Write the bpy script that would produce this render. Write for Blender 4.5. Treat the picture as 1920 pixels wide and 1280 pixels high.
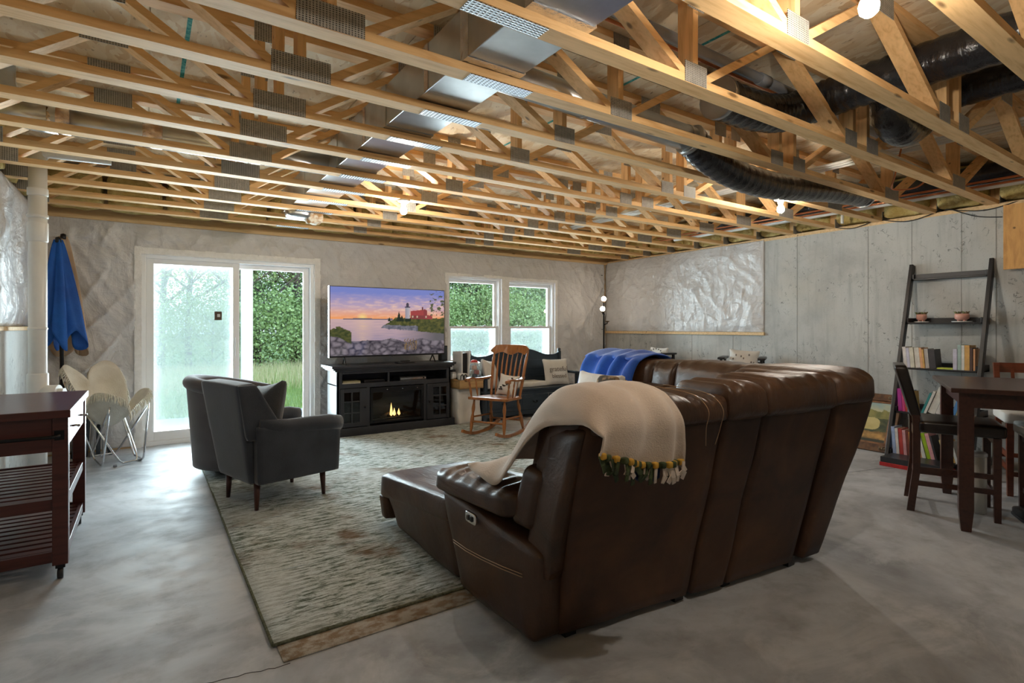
import bpy, math, random
from mathutils import Vector, Matrix, noise
random.seed(7)
for o in list(bpy.data.objects): bpy.data.objects.remove(o)
scene = bpy.context.scene
col = scene.collection
R = math.radians
# ------------------------------------------------------------------ camera, world, large lights, exposure
cam_d = bpy.data.cameras.new('camera'); cam = bpy.data.objects.new('camera', cam_d); col.objects.link(cam)
cam.location = (0, 0, 1.30); cam.rotation_euler = (R(90), 0, R(-34.03))
cam_d.sensor_width = 36; cam_d.lens = 1016*36/1920; cam_d.shift_y = -26.5/1920; cam_d.clip_start = .02; cam_d.clip_end = 300
scene.camera = cam
w = bpy.data.worlds.new('sky'); scene.world = w; w.use_nodes = True
nt = w.node_tree; bg = nt.nodes['Background']
tcw = nt.nodes.new('ShaderNodeTexCoord'); sxw = nt.nodes.new('ShaderNodeSeparateXYZ'); rw = nt.nodes.new('ShaderNodeValToRGB')
nt.links.new(tcw.outputs['Generated'], sxw.inputs[0]); nt.links.new(sxw.outputs[2], rw.inputs[0])
rw.color_ramp.elements[0].color = (.74, .85, 1.0, 1); rw.color_ramp.elements[1].color = (.42, .60, .95, 1)   # hazy horizon to zenith
nt.links.new(rw.outputs[0], bg.inputs[0]); bg.inputs[1].default_value = 2.4
vs = scene.view_settings; vs.view_transform = 'Standard'; vs.look = 'None'; vs.gamma = 1; vs.use_curve_mapping = False
vs.exposure = .62
def area(name, loc, sx, sy, power, colr, rot):
    d = bpy.data.lights.new(name, 'AREA'); d.shape = 'RECTANGLE'; d.size = sx; d.size_y = sy; d.energy = power; d.color = colr
    o = bpy.data.objects.new(name, d); col.objects.link(o); o.location = loc; o.rotation_euler = rot
    return o
DAY = (.80, .90, 1.0)
area('daylight_door', (.865, 7.252, 1.08), 1.68, 1.92, 165, DAY, (R(-90), 0, 0))
area('daylight_window', (4.13, 7.252, 1.39), .84, 1.22, 54, DAY, (R(-90), 0, 0))
area('daylight_window', (5.195, 7.252, 1.38), .83, 1.20, 54, DAY, (R(-90), 0, 0))

# ------------------------------------------------------------------ mesh helpers
class MB:
    def __init__(s): s.v = []; s.f = []; s.sm = []; s.c = None
    def add(s, vs_, fs, smooth=False):
        b = len(s.v); s.v += [tuple(p) for p in vs_]
        for f in fs: s.f.append(tuple(b+i for i in f)); s.sm.append(smooth)
        return s
    def hexa(s, c):
        return s.add(c, [(0,3,2,1),(4,5,6,7),(0,1,5,4),(1,2,6,5),(2,3,7,6),(3,0,4,7)])
    def box(s, x0, x1, y0, y1, z0, z1):
        return s.hexa([(x0,y0,z0),(x1,y0,z0),(x1,y1,z0),(x0,y1,z0),(x0,y0,z1),(x1,y0,z1),(x1,y1,z1),(x0,y1,z1)])
    def beam(s, p, q, wd, h, up=(0,0,1), taper=1.0):
        p = Vector(p); q = Vector(q); d = (q-p).normalized(); up = Vector(up)
        if abs(d.dot(up)) > .99: up = Vector((0,1,0))
        sd = d.cross(up).normalized(); u = sd.cross(d).normalized()
        a, b = sd*wd/2, u*h/2
        return s.hexa([p-a-b, p+a-b, p+a+b, p-a+b, q-(a+b)*taper, q+(a-b)*taper, q+(a+b)*taper, q-(a-b)*taper])
    def tube(s, pts, r, n=10, caps=True, closed=False, flat=1.0):
        pts = [Vector(p) for p in pts]; m = len(pts)
        rs = r if isinstance(r, (list, tuple)) else [r]*m
        vs_ = []; prev = None
        for i, p in enumerate(pts):
            a = pts[(i-1) % m] if (closed or i > 0) else p
            b = pts[(i+1) % m] if (closed or i < m-1) else p
            d = (b-a).normalized()
            if prev is None:
                up = Vector((0,0,1)) if abs(d.z) < .9 else Vector((0,1,0))
                sd = d.cross(up).normalized()
            else:
                sd = (prev - d*prev.dot(d)).normalized()
            prev = sd; u = sd.cross(d)
            for k in range(n):
                t = 2*math.pi*k/n
                vs_.append(p + sd*math.cos(t)*rs[i] + u*math.sin(t)*rs[i]*flat)
        fs = []
        for i in range(m if closed else m-1):
            j = (i+1) % m
            for k in range(n):
                k2 = (k+1) % n
                fs.append((i*n+k, i*n+k2, j*n+k2, j*n+k))
        s.add(vs_, fs, True)
        if caps and not closed:
            s.f.append(tuple(len(s.v)-len(vs_)+k for k in range(n))[::-1]); s.sm.append(False)
            s.f.append(tuple(len(s.v)-n+k for k in range(n))); s.sm.append(False)
        return s
    def lathe(s, prof, n=20, o=(0,0,0), M=None):
        vs_ = []
        for r, z in prof:
            for k in range(n):
                t = 2*math.pi*k/n; p = Vector((r*math.cos(t), r*math.sin(t), z))
                if M: p = M @ p
                vs_.append(p+Vector(o))
        fs = []
        for i in range(len(prof)-1):
            for k in range(n):
                k2 = (k+1) % n; fs.append((i*n+k, i*n+k2, (i+1)*n+k2, (i+1)*n+k))
        s.add(vs_, fs, True)
        b = len(s.v)-len(vs_)
        if prof[0][0] > 1e-4: s.f.append(tuple(b+k for k in range(n))[::-1]); s.sm.append(False)
        if prof[-1][0] > 1e-4: s.f.append(tuple(len(s.v)-n+k for k in range(n))); s.sm.append(False)
        return s
    def prism(s, poly, f0, f1):
        """poly 2d list; f0/f1 map (a,b) to 3d"""
        n = len(poly); A = [f0(*p) for p in poly]; B = [f1(*p) for p in poly]
        s.add(A+B, [tuple(range(n))[::-1], tuple(range(n, 2*n))] + [(i, (i+1) % n, n+(i+1) % n, n+i) for i in range(n)])
        return s
    def grid(s, fn, nu, nv, thick=0, closed_u=False):
        P = [[Vector(fn(i/nu, j/nv)) for i in range(nu+1)] for j in range(nv+1)]
        W = nu+1
        fs = [(j*W+i, j*W+i+1, (j+1)*W+i+1, (j+1)*W+i) for j in range(nv) for i in range(nu)]
        if not thick:
            return s.add([p for r in P for p in r], fs, True)
        N = [[None]*W for _ in P]
        for j in range(nv+1):
            for i in range(W):
                du = P[j][min(i+1, nu)]-P[j][max(i-1, 0)]; dv = P[min(j+1, nv)][i]-P[max(j-1, 0)][i]
                nn = du.cross(dv); N[j][i] = nn.normalized() if nn.length > 1e-9 else Vector((0,0,1))
        top = [P[j][i]+N[j][i]*thick/2 for j in range(nv+1) for i in range(W)]
        bot = [P[j][i]-N[j][i]*thick/2 for j in range(nv+1) for i in range(W)]
        m = len(top); F = list(fs) + [tuple(m+k for k in f[::-1]) for f in fs]
        for i in range(nu):
            F += [(i+1, i, m+i, m+i+1), (nv*W+i, nv*W+i+1, m+nv*W+i+1, m+nv*W+i)]
        for j in range(nv):
            F += [(j*W, (j+1)*W, m+(j+1)*W, m+j*W), ((j+1)*W+nu, j*W+nu, m+j*W+nu, m+(j+1)*W+nu)]
        return s.add(top+bot, F, True)
    def puff(s, c, r=(.3,.3,.3), bulge=(0,0,0), n=10, wr=None):
        """soft rounded block: c = 8 corners (as hexa) or (x0,x1,y0,y1,z0,z1)"""
        if len(c) == 6:
            x0,x1,y0,y1,z0,z1 = c
            c = [(x0,y0,z0),(x1,y0,z0),(x1,y1,z0),(x0,y1,z0),(x0,y0,z1),(x1,y0,z1),(x1,y1,z1),(x0,y1,z1)]
        c = [Vector(p) for p in c]
        if not isinstance(n, (tuple, list)): n = (n, n, n)
        if not isinstance(r, (tuple, list)): r = (r, r, r)
        idx = {}; vs_ = []; fs = []
        def lv(i, m):
            t = i/m*2-1
            return math.copysign(abs(t)**.75, t) if m > 4 else t
        def vert(i, j, k):
            key = (i, j, k)
            if key in idx: return idx[key]
            p = [lv(i, n[0]), lv(j, n[1]), lv(k, n[2])]
            q = [0]*3; d = [0]*3; inn = [0]*3
            for a in range(3):
                inn[a] = max(-(1-r[a]), min(1-r[a], p[a])); d[a] = (p[a]-inn[a])/max(r[a], 1e-6)
            L = math.sqrt(sum(x*x for x in d))
            for a in range(3):
                q[a] = inn[a] + (d[a]/L*r[a] if L > 1e-9 else 0)
            for a in range(3):
                if bulge[a]:
                    b1, b2 = (a+1) % 3, (a+2) % 3
                    q[a] += bulge[a]*q[a]*(1-p[b1]**2)*(1-p[b2]**2)
            x, y, z = [(t+1)/2 for t in q]
            P = Vector((0,0,0))
            for m_, (a, b, cc) in enumerate(((0,0,0),(1,0,0),(1,1,0),(0,1,0),(0,0,1),(1,0,1),(1,1,1),(0,1,1))):
                P += c[m_]*((x if a else 1-x)*(y if b else 1-y)*(z if cc else 1-z))
            if wr: P = P + Vector(wr(P, q))
            idx[key] = len(vs_); vs_.append(P); return idx[key]
        nx, ny, nz = n
        for i in range(nx):
            for j in range(ny):
                fs.append((vert(i,j,0), vert(i,j+1,0), vert(i+1,j+1,0), vert(i+1,j,0)))
                fs.append((vert(i,j,nz), vert(i+1,j,nz), vert(i+1,j+1,nz), vert(i,j+1,nz)))
        for i in range(nx):
            for k in range(nz):
                fs.append((vert(i,0,k), vert(i+1,0,k), vert(i+1,0,k+1), vert(i,0,k+1)))
                fs.append((vert(i,ny,k), vert(i,ny,k+1), vert(i+1,ny,k+1), vert(i+1,ny,k)))
        for j in range(ny):
            for k in range(nz):
                fs.append((vert(0,j,k), vert(0,j,k+1), vert(0,j+1,k+1), vert(0,j+1,k)))
                fs.append((vert(nx,j,k), vert(nx,j+1,k), vert(nx,j+1,k+1), vert(nx,j,k+1)))
        return s.add(vs_, fs, True)
    def build(s, name, mat, parent=None, bevel=0, sub=0, rel=None):
        """rel: world offset subtracted from the vertices (meshes given in world coordinates)"""
        me = bpy.data.meshes.new(name)
        vv = s.v if rel is None else [(p[0]-rel[0], p[1]-rel[1], p[2]-rel[2]) for p in s.v]
        me.from_pydata(vv, [], s.f)
        me.polygons.foreach_set('use_smooth', s.sm)
        me.materials.append(MATS[mat] if isinstance(mat, str) else mat)
        if s.c:
            a = me.color_attributes.new('Col', 'FLOAT_COLOR', 'POINT')
            a.data.foreach_set('color', [x for q in s.c for x in (q[0], q[1], q[2], 1.0)])
        me.update()
        o = bpy.data.objects.new(name, me); col.objects.link(o)
        if parent: o.parent = parent
        if bevel:
            b = o.modifiers.new('bevel', 'BEVEL'); b.width = bevel; b.segments = 2; b.limit_method = 'ANGLE'
        if sub:
            m_ = o.modifiers.new('sub', 'SUBSURF'); m_.levels = sub; m_.render_levels = sub
        return o
def tag(o, label, cat, group=None):
    o['label'] = label; o['category'] = cat
    if group: o['group'] = group
    return o
def thing(name, label, cat, loc=(0,0,0), rz=0, group=None):
    o = bpy.data.objects.new(name, None); col.objects.link(o); o.location = loc; o.rotation_euler = (0,0,rz)
    o.empty_display_size = .1
    return tag(o, label, cat, group)
def struct(o): o['kind'] = 'structure'; return o
def copy_tree(o, parent=None):
    c = o.copy(); col.objects.link(c); c.parent = parent
    for ch in list(o.children): copy_tree(ch, c)
    return c
def text(name, body, size, mat, parent, Mx, extrude=.0006):
    cu = bpy.data.curves.new(name, 'FONT'); cu.body = body; cu.size = size; cu.extrude = extrude; cu.align_x = 'CENTER'; cu.align_y = 'CENTER'
    cu.resolution_u = 3
    t = bpy.data.objects.new(name+'_tmp', cu); col.objects.link(t)
    dg = bpy.context.evaluated_depsgraph_get(); dg.update()
    me = bpy.data.meshes.new_from_object(t.evaluated_get(dg)); me.name = name
    bpy.data.objects.remove(t)
    me.transform(Mx); me.materials.clear(); me.materials.append(MATS[mat])
    o = bpy.data.objects.new(name, me); col.objects.link(o); o.parent = parent
    return o
def fbm(p, s=1.0, oc=3):
    return noise.fractal(Vector(p)*s, 1.0, 2.0, oc)

# ------------------------------------------------------------------ materials
MATS = {}
def nodes(name):
    m = bpy.data.materials.new(name); m.use_nodes = True; MATS[name] = m
    return m, m.node_tree, m.node_tree.nodes['Principled BSDF']
def coords(t, stretch=(1,1,1), rnd=False, gen='Object'):
    tc = t.nodes.new('ShaderNodeTexCoord'); mp = t.nodes.new('ShaderNodeMapping'); mp.inputs['Scale'].default_value = stretch
    t.links.new(tc.outputs[gen], mp.inputs[0])
    if rnd:
        oi = t.nodes.new('ShaderNodeObjectInfo'); mu = t.nodes.new('ShaderNodeMath'); mu.operation = 'MULTIPLY'; mu.inputs[1].default_value = 37.0
        t.links.new(oi.outputs['Random'], mu.inputs[0]); cb = t.nodes.new('ShaderNodeCombineXYZ')
        for k in range(3): t.links.new(mu.outputs[0], cb.inputs[k])
        t.links.new(cb.outputs[0], mp.inputs['Location'])
    return mp.outputs[0]
def noise_n(t, vec, scale, detail=4, rough=.55, dist=0):
    n = t.nodes.new('ShaderNodeTexNoise'); n.inputs['Scale'].default_value = scale; n.inputs['Detail'].default_value = detail
    n.inputs['Roughness'].default_value = rough; n.inputs['Distortion'].default_value = dist
    if vec: t.links.new(vec, n.inputs['Vector'])
    return n.outputs['Fac']
def ramp(t, fac, stops):
    r = t.nodes.new('ShaderNodeValToRGB'); e = r.color_ramp.elements
    while len(e) < len(stops): e.new(.5)
    for el, (p, c) in zip(e, stops): el.position = p; el.color = (*c, 1) if len(c) == 3 else c
    t.links.new(fac, r.inputs[0]); return r.outputs[0]
def mix(t, a, b, fac, mode='MIX'):
    m = t.nodes.new('ShaderNodeMix'); m.data_type = 'RGBA'; m.blend_type = mode
    for sock, val in ((m.inputs[0], fac), (m.inputs[6], a), (m.inputs[7], b)):
        if hasattr(val, 'links') or hasattr(val, 'is_output'): t.links.new(val, sock)
        elif isinstance(val, (int, float)): sock.default_value = val
        else: sock.default_value = (*val, 1)
    return m.outputs[2]
def bump(t, p, h, strength=.3, dist=.01):
    b = t.nodes.new('ShaderNodeBump'); b.inputs['Strength'].default_value = strength; b.inputs['Distance'].default_value = dist
    t.links.new(h, b.inputs['Height']); t.links.new(b.outputs[0], p.inputs['Normal']); return b
def simple(name, c, rough=.5, metal=0, c2=None, sc=6, bsc=0, bst=.2, stretch=(1,1,1), rnd=False, spec=None, lo=.35, hi=.65, coat=0, sheen=0, detail=4, bdist=.01):
    m, t, p = nodes(name)
    p.inputs['Roughness'].default_value = rough; p.inputs['Metallic'].default_value = metal
    if spec is not None: p.inputs['Specular IOR Level'].default_value = spec
    if coat: p.inputs['Coat Weight'].default_value = coat; p.inputs['Coat Roughness'].default_value = .15
    if sheen: p.inputs['Sheen Weight'].default_value = sheen; p.inputs['Sheen Roughness'].default_value = .4
    v = coords(t, stretch, rnd)
    c2 = c2 or tuple(x*.88 for x in c)
    f = noise_n(t, v, sc, detail)
    t.links.new(ramp(t, f, [(lo, c2), (hi, c)]), p.inputs['Base Color'])
    if bsc: bump(t, p, noise_n(t, v, bsc, 5), bst, bdist)
    return m
# wood
def lumber(name, a, b, grain=(1.2, 14, 14), rough=.65, bst=.15, knots=True):
    m, t, p = nodes(name); v = coords(t, grain, True)
    f = noise_n(t, v, 3.0, 6, .6, .4)
    c = ramp(t, f, [(.3, b), (.5, a), (.72, tuple(min(1, x*1.12) for x in a))])
    if knots:
        v2 = coords(t, (2.2, 9, 9), True); vo = t.nodes.new('ShaderNodeTexVoronoi'); vo.inputs['Scale'].default_value = 1.1
        t.links.new(v2, vo.inputs['Vector'])
        k = ramp(t, vo.outputs['Distance'], [(.06, (1,1,1)), (.13, (0,0,0))])
        c = mix(t, c, tuple(x*.35 for x in b), k)
    t.links.new(c, p.inputs['Base Color']); p.inputs['Roughness'].default_value = rough
    bump(t, p, f, bst, .004)
    return m
lumber('truss_wood', (.80, .50, .225), (.65, .35, .13))
lumber('truss_wood_v', (.76, .46, .20), (.60, .32, .12), grain=(14, 14, 1.2))
lumber('stud_wood', (.72, .50, .26), (.60, .37, .17))
lumber('dark_cart', (.080, .019, .014), (.045, .010, .008), rough=.32, bst=.05, knots=False)
lumber('dark_table', (.050, .017, .010), (.028, .009, .006), rough=.28, bst=.04, knots=False)
lumber('cherry_wood', (.15, .035, .015), (.09, .02, .01), rough=.3, bst=.04, knots=False)
lumber('oak_wood', (.33, .125, .034), (.20, .068, .018), grain=(10, 10, 1.5), rough=.28, bst=.05, knots=False)
lumber('crate_wood', (.48, .30, .13), (.30, .17, .07), rough=.6)
lumber('ply_wood', (.72, .38, .12), (.55, .26, .07), grain=(6, 6, 1.2))
def osb():
    m, t, p = nodes('osb'); v = coords(t, (1, 1, 1))
    vo = t.nodes.new('ShaderNodeTexVoronoi'); vo.inputs['Scale'].default_value = 24; vo.inputs['Randomness'].default_value = 1
    mp = coords(t, (1, .42, 1)); n1 = noise_n(t, mp, 14, 2, .5, 0)
    ad = t.nodes.new('ShaderNodeVectorMath'); ad.operation = 'ADD'; t.links.new(mp, ad.inputs[0])
    ms = t.nodes.new('ShaderNodeMath'); ms.operation = 'MULTIPLY'; ms.inputs[1].default_value = .10; t.links.new(n1, ms.inputs[0])
    cb = t.nodes.new('ShaderNodeCombineXYZ'); t.links.new(ms.outputs[0], cb.inputs[0]); t.links.new(ms.outputs[0], cb.inputs[1]); t.links.new(cb.outputs[0], ad.inputs[1])
    t.links.new(ad.outputs[0], vo.inputs['Vector'])
    sp = t.nodes.new('ShaderNodeSeparateColor'); t.links.new(vo.outputs['Color'], sp.inputs[0])
    c = ramp(t, sp.outputs[0], [(0, (.66, .46, .25)), (.35, (.82, .66, .43)), (.7, (.88, .76, .56)), (1, (.74, .55, .32))])
    f = noise_n(t, v, 2.2, 5, .7); c = mix(t, c, (.90, .83, .71), ramp(t, f, [(.46, (0,0,0)), (.68, (.5,.5,.5))]))
    g = noise_n(t, mp, 30, 3); c = mix(t, c, (.30, .18, .08), ramp(t, g, [(.64, (0,0,0)), (.72, (.7,.7,.7))]))
    t.links.new(c, p.inputs['Base Color']); p.inputs['Roughness'].default_value = .7
    bump(t, p, sp.outputs[1], .25, .004)
osb()
def concrete_floor():
    m, t, p = nodes('concrete_floor'); v = coords(t)
    a = noise_n(t, v, .9, 6, .62, .6); b = noise_n(t, v, 5, 6, .65); s = noise_n(t, v, 60, 3)
    c = ramp(t, a, [(.30, (.24, .245, .26)), (.46, (.39, .40, .425)), (.58, (.53, .545, .575)), (.72, (.41, .42, .44))])
    c = mix(t, c, (.22, .215, .21), ramp(t, b, [(.48, (0,0,0)), (.72, (.55,.55,.55))]))
    sv = coords(t, (1, 1.7, 1)); st = noise_n(t, sv, 1.3, 7, .68, 1.0)
    c = mix(t, c, (.56, .565, .58), ramp(t, st, [(.50, (0,0,0)), (.62, (.6,.6,.6))]))
    c = mix(t, c, (.20, .18, .16), ramp(t, s, [(.68, (0,0,0)), (.76, (.5,.5,.5))]))
    t.links.new(c, p.inputs['Base Color'])
    t.links.new(ramp(t, b, [(.3, (.48,)*3), (.7, (.68,)*3)]), p.inputs['Roughness'])
    p.inputs['Specular IOR Level'].default_value = .35
    bump(t, p, b, .06, .01)
concrete_floor()
def concrete_wall(name, base, tint):
    m, t, p = nodes(name); v = coords(t)
    a = noise_n(t, v, 1.3, 6, .65, .5); sv = coords(t, (6, 6, .5)); st = noise_n(t, sv, 2.5, 5, .6)
    c = ramp(t, a, [(.32, tuple(x*.78 for x in base)), (.5, base), (.68, tuple(min(1, x*1.12) for x in base))])
    c = mix(t, c, tuple(x*.62 for x in base), ramp(t, st, [(.52, (0,0,0)), (.75, (.6,.6,.6))]))
    c = mix(t, c, tint, ramp(t, noise_n(t, v, .7, 4), [(.5, (0,0,0)), (.66, (.45,.45,.45))]))
    vo = t.nodes.new('ShaderNodeTexVoronoi'); vo.inputs['Scale'].default_value = 9; wv = coords(t, (1, 1, .8))
    n2 = noise_n(t, wv, 9, 3); ad = t.nodes.new('ShaderNodeVectorMath'); ad.operation = 'ADD'; t.links.new(wv, ad.inputs[0]); t.links.new(n2, ad.inputs[1])
    t.links.new(ad.outputs[0], vo.inputs['Vector'])
    pit = ramp(t, vo.outputs['Distance'], [(.17, (.85,)*3), (.27, (0,0,0))])
    pm = mix(t, pit, (0,0,0), ramp(t, noise_n(t, v, 1.8, 3), [(.42, (1,1,1)), (.58, (0,0,0))]))
    c = mix(t, c, tuple(x*.38 for x in base), pm)
    fi = noise_n(t, v, 70, 3); c = mix(t, c, tuple(x*.5 for x in base), ramp(t, fi, [(.62, (0,0,0)), (.74, (.6,)*3)]))
    t.links.new(c, p.inputs['Base Color']); p.inputs['Roughness'].default_value = .8
    bump(t, p, fi, .12, .004)
concrete_wall('concrete_wall', (.47, .47, .45), (.54, .49, .40))
concrete_wall('painted_concrete', (.52, .54, .54), (.54, .54, .51))
# plastic vapour barrier
def plastic():
    m, t, p = nodes('plastic_sheet'); v = coords(t)
    p.inputs['Base Color'].default_value = (.76, .74, .725, 1); p.inputs['Roughness'].default_value = .30; p.inputs['Specular IOR Level'].default_value = .42
    f = noise_n(t, v, 2.2, 5, .6, 1.6); g = noise_n(t, v, 9, 4, .6, .8)
    mx = t.nodes.new('ShaderNodeMath'); mx.operation = 'MULTIPLY_ADD'; mx.inputs[1].default_value = .35; t.links.new(g, mx.inputs[0]); t.links.new(f, mx.inputs[2])
    t.links.new(ramp(t, f, [(.3, (.60, .59, .595)), (.7, (.69, .68, .685))]), p.inputs['Base Color'])
    tc = t.nodes.new('ShaderNodeTexCoord'); mp = t.nodes.new('ShaderNodeMapping'); mp.inputs['Rotation'].default_value = (.5, .6, .4); mp.inputs['Scale'].default_value = (1.6, 1.6, 3.4); t.links.new(tc.outputs['Object'], mp.inputs[0])
    d1 = noise_n(t, mp.outputs[0], 1.6, 3, .5, 1.2); mp2 = t.nodes.new('ShaderNodeMapping'); mp2.inputs['Rotation'].default_value = (-.7, -.4, .2); mp2.inputs['Scale'].default_value = (3.2, 3.2, 1.3); t.links.new(tc.outputs['Object'], mp2.inputs[0])
    d2 = noise_n(t, mp2.outputs[0], 1.3, 3, .5, 1.4)
    a1 = t.nodes.new('ShaderNodeMath'); a1.operation = 'ADD'; t.links.new(d1, a1.inputs[0]); t.links.new(d2, a1.inputs[1])
    a2 = t.nodes.new('ShaderNodeMath'); a2.operation = 'ADD'; t.links.new(a1.outputs[0], a2.inputs[0]); t.links.new(mx.outputs[0], a2.inputs[1])
    bump(t, p, a2.outputs[0], .55, .05)
plastic()
def leather():
    m, t, p = nodes('leather'); v = coords(t)
    f = noise_n(t, v, 3.2, 5, .6, .6); g = noise_n(t, v, 110, 2)
    c = ramp(t, f, [(.32, (.034, .016, .009)), (.5, (.060, .028, .015)), (.7, (.098, .046, .022))])
    t.links.new(c, p.inputs['Base Color']); t.links.new(ramp(t, f, [(.3, (.34,)*3), (.7, (.46,)*3)]), p.inputs['Roughness'])
    wv = noise_n(t, coords(t, (14, 2.2, 5)), 2.2, 4, .55, 1.0)
    mx = t.nodes.new('ShaderNodeMath'); mx.operation = 'MULTIPLY_ADD'; mx.inputs[1].default_value = .12; t.links.new(g, mx.inputs[0]); t.links.new(wv, mx.inputs[2])
    bump(t, p, mx.outputs[0], .35, .012)
    m, t, p = nodes('suede_panel'); v = coords(t)
    f = noise_n(t, v, 2.6, 5, .6, .5)
    c = ramp(t, f, [(.32, (.032, .013, .007)), (.52, (.068, .028, .012)), (.72, (.118, .050, .020))])
    t.links.new(c, p.inputs['Base Color']); p.inputs['Roughness'].default_value = .58
    bump(t, p, noise_n(t, v, 5, 4), .12, .02)
leather()
def rug():
    m, t, p = nodes('rug'); v = coords(t)
    sv = coords(t, (1, 5.5, 1)); s1 = noise_n(t, sv, 8.5, 8, .78, .3); s2 = noise_n(t, sv, 24, 6, .78); b = noise_n(t, v, 1.5, 4, .6, .4); b2 = noise_n(t, v, 2.3, 4, .6)
    c = ramp(t, s1, [(.36, (.045, .065, .045)), (.44, (.19, .22, .18)), (.49, (.50, .56, .55)), (.56, (.74, .79, .79)), (.72, (.42, .54, .56))])
    c = mix(t, c, (.07, .09, .05), ramp(t, s2, [(.53, (0,0,0)), (.62, (.9,.9,.9))]))
    c = mix(t, c, (.70, .74, .74), ramp(t, b, [(.50, (0,0,0)), (.66, (.6,.6,.6))]))
    c = mix(t, c, (.17, .09, .035), ramp(t, b2, [(.55, (0,0,0)), (.68, (.8,.8,.8))]))
    c = mix(t, c, (.16, .24, .30), ramp(t, noise_n(t, sv, 2.2, 6, .7), [(.60, (0,0,0)), (.70, (.6,.6,.6))]))
    t.links.new(c, p.inputs['Base Color']); p.inputs['Roughness'].default_value = .95; p.inputs['Specular IOR Level'].default_value = .15
    bump(t, p, noise_n(t, coords(t, (1, 2.2, 1)), 120, 3), .8, .008)
rug()
def nail_plate(name='nail_plate', ca=(.38, .36, .32), cb_=(.52, .49, .44), ax=2, metal=.3, px=.0125, pz=.0085):
    m, t, p = nodes(name); v = coords(t, (1, 1, 1)); sp = t.nodes.new('ShaderNodeSeparateXYZ'); t.links.new(v, sp.inputs[0])
    def wave(out, freq):
        a = t.nodes.new('ShaderNodeMath'); a.operation = 'MULTIPLY'; a.inputs[1].default_value = freq; t.links.new(out, a.inputs[0])
        b = t.nodes.new('ShaderNodeMath'); b.operation = 'SINE'; t.links.new(a.outputs[0], b.inputs[0]); return b.outputs[0]
    wx = wave(sp.outputs[0], 2*math.pi/px); wz = wave(sp.outputs[ax], 2*math.pi/pz)
    pr = t.nodes.new('ShaderNodeMath'); pr.operation = 'MINIMUM'; t.links.new(wx, pr.inputs[0]); t.links.new(wz, pr.inputs[1])
    k = ramp(t, pr.outputs[0], [(.0, (0,0,0)), (.35, (1,1,1))])
    f = noise_n(t, v, 30, 3)
    c = ramp(t, f, [(.3, ca), (.7, cb_)])
    t.links.new(mix(t, c, (.05, .045, .04), k), p.inputs['Base Color']); p.inputs['Roughness'].default_value = .45; p.inputs['Metallic'].default_value = metal
    bump(t, p, pr.outputs[0], .5, .003)
nail_plate(); nail_plate('tread_plate', (.50, .55, .60), (.62, .67, .72), 1, .6, .020, .014)
simple('duct_metal', (.56, .57, .57), .30, .95, (.42, .43, .43), 4, 14, .03)
simple('foil_tape', (.72, .62, .55), .22, .9, (.50, .36, .28), 14, 40, .5)
simple('foil', (.8, .8, .82), .18, 1.0, (.6, .6, .62), 12, 30, .8)
simple('flex_black', (.010, .010, .012), .20, 0, (.016, .016, .019), 20, 9, .55, stretch=(4, 4, 1.5), spec=.7, bdist=.012)
simple('pvc', (.80, .79, .75), .35, 0, (.74, .73, .69), 6)
simple('pvc_grey', (.30, .31, .33), .4, 0, (.26, .27, .29), 6)
simple('copper', (.60, .22, .09), .35, .7, (.50, .17, .07), 9)
simple('white_vinyl', (.88, .88, .88), .35, 0, (.85, .85, .85), 3)
simple('white_trim', (.90, .89, .88), .8, 0, (.82, .81, .79), 20, 60, .5)
simple('insulation', (.74, .58, .24), .95, 0, (.55, .39, .12), 9, 22, 1.0, bdist=.03)
simple('black_wire', (.012, .012, .012), .45)
simple('white_plastic', (.78, .78, .78), .3)
simple('black_plastic', (.012, .012, .014), .3)
simple('black_metal', (.016, .016, .018), .35, .6)
simple('chrome', (.72, .73, .75), .15, 1.0, (.66, .67, .69), 8)
simple('grey_velvet', (.046, .054, .072), .85, 0, (.028, .034, .047), 4, 160, .3, sheen=.5)
simple('taupe_velvet', (.090, .078, .080), .85, 0, (.060, .051, .053), 4, 160, .3, sheen=.5)
simple('grey_pillow', (.080, .082, .088), .8, 0, (.055, .057, .062), 8, 120, .3, sheen=.3)
simple('walnut_leg', (.075, .022, .014), .35, 0, (.05, .014, .009), 6, stretch=(8, 8, 1))
simple('navy_paint', (.026, .040, .058), .38, 0, (.019, .029, .043), 5)
simple('tv_stand_paint', (.028, .030, .037), .38, 0, (.021, .022, .028), 5)
simple('dark_inside', (.006, .006, .007), .6)
simple('canvas_cloth', (.74, .69, .60), .9, 0, (.62, .56, .46), 5, 90, .4)
simple('fringe_cotton', (.74, .70, .60), .95, 0, (.56, .50, .40), 40)
simple('throw_fleece', (.72, .61, .52), .95, 0, (.61, .50, .42), 3, 180, .35, sheen=.3)
simple('blue_fleece', (.015, .13, .62), .8, 0, (.008, .07, .42), 4, 140, .3, sheen=.6)
simple('camo_green', (.07, .09, .03), .9, 0, (.02, .03, .015), 40)
simple('camo_tan', (.26, .17, .09), .9, 0, (.05, .035, .02), 14, lo=.45, hi=.55)
simple('navy_cloth', (.012, .025, .10), .9)
simple('gold_cloth', (.60, .33, .04), .8)
simple('umbrella_blue', (.006, .11, .46), .7, 0, (.004, .07, .33), 4, 60, .2)
simple('umbrella_tan', (.56, .41, .28), .85, 0, (.45, .31, .20), 4, 60, .2)
simple('white_cotton', (.74, .72, .69), .9, 0, (.64, .62, .59), 5, 70, .3)
simple('pillow_white', (.72, .69, .65), .9, 0, (.64, .61, .57), 6, 90, .3)
simple('print_black', (.02, .018, .018), .8)
simple('print_grey', (.20, .17, .15), .8)
simple('white_leatherette', (.74, .72, .68), .45, 0, (.68, .66, .62), 5)
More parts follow.
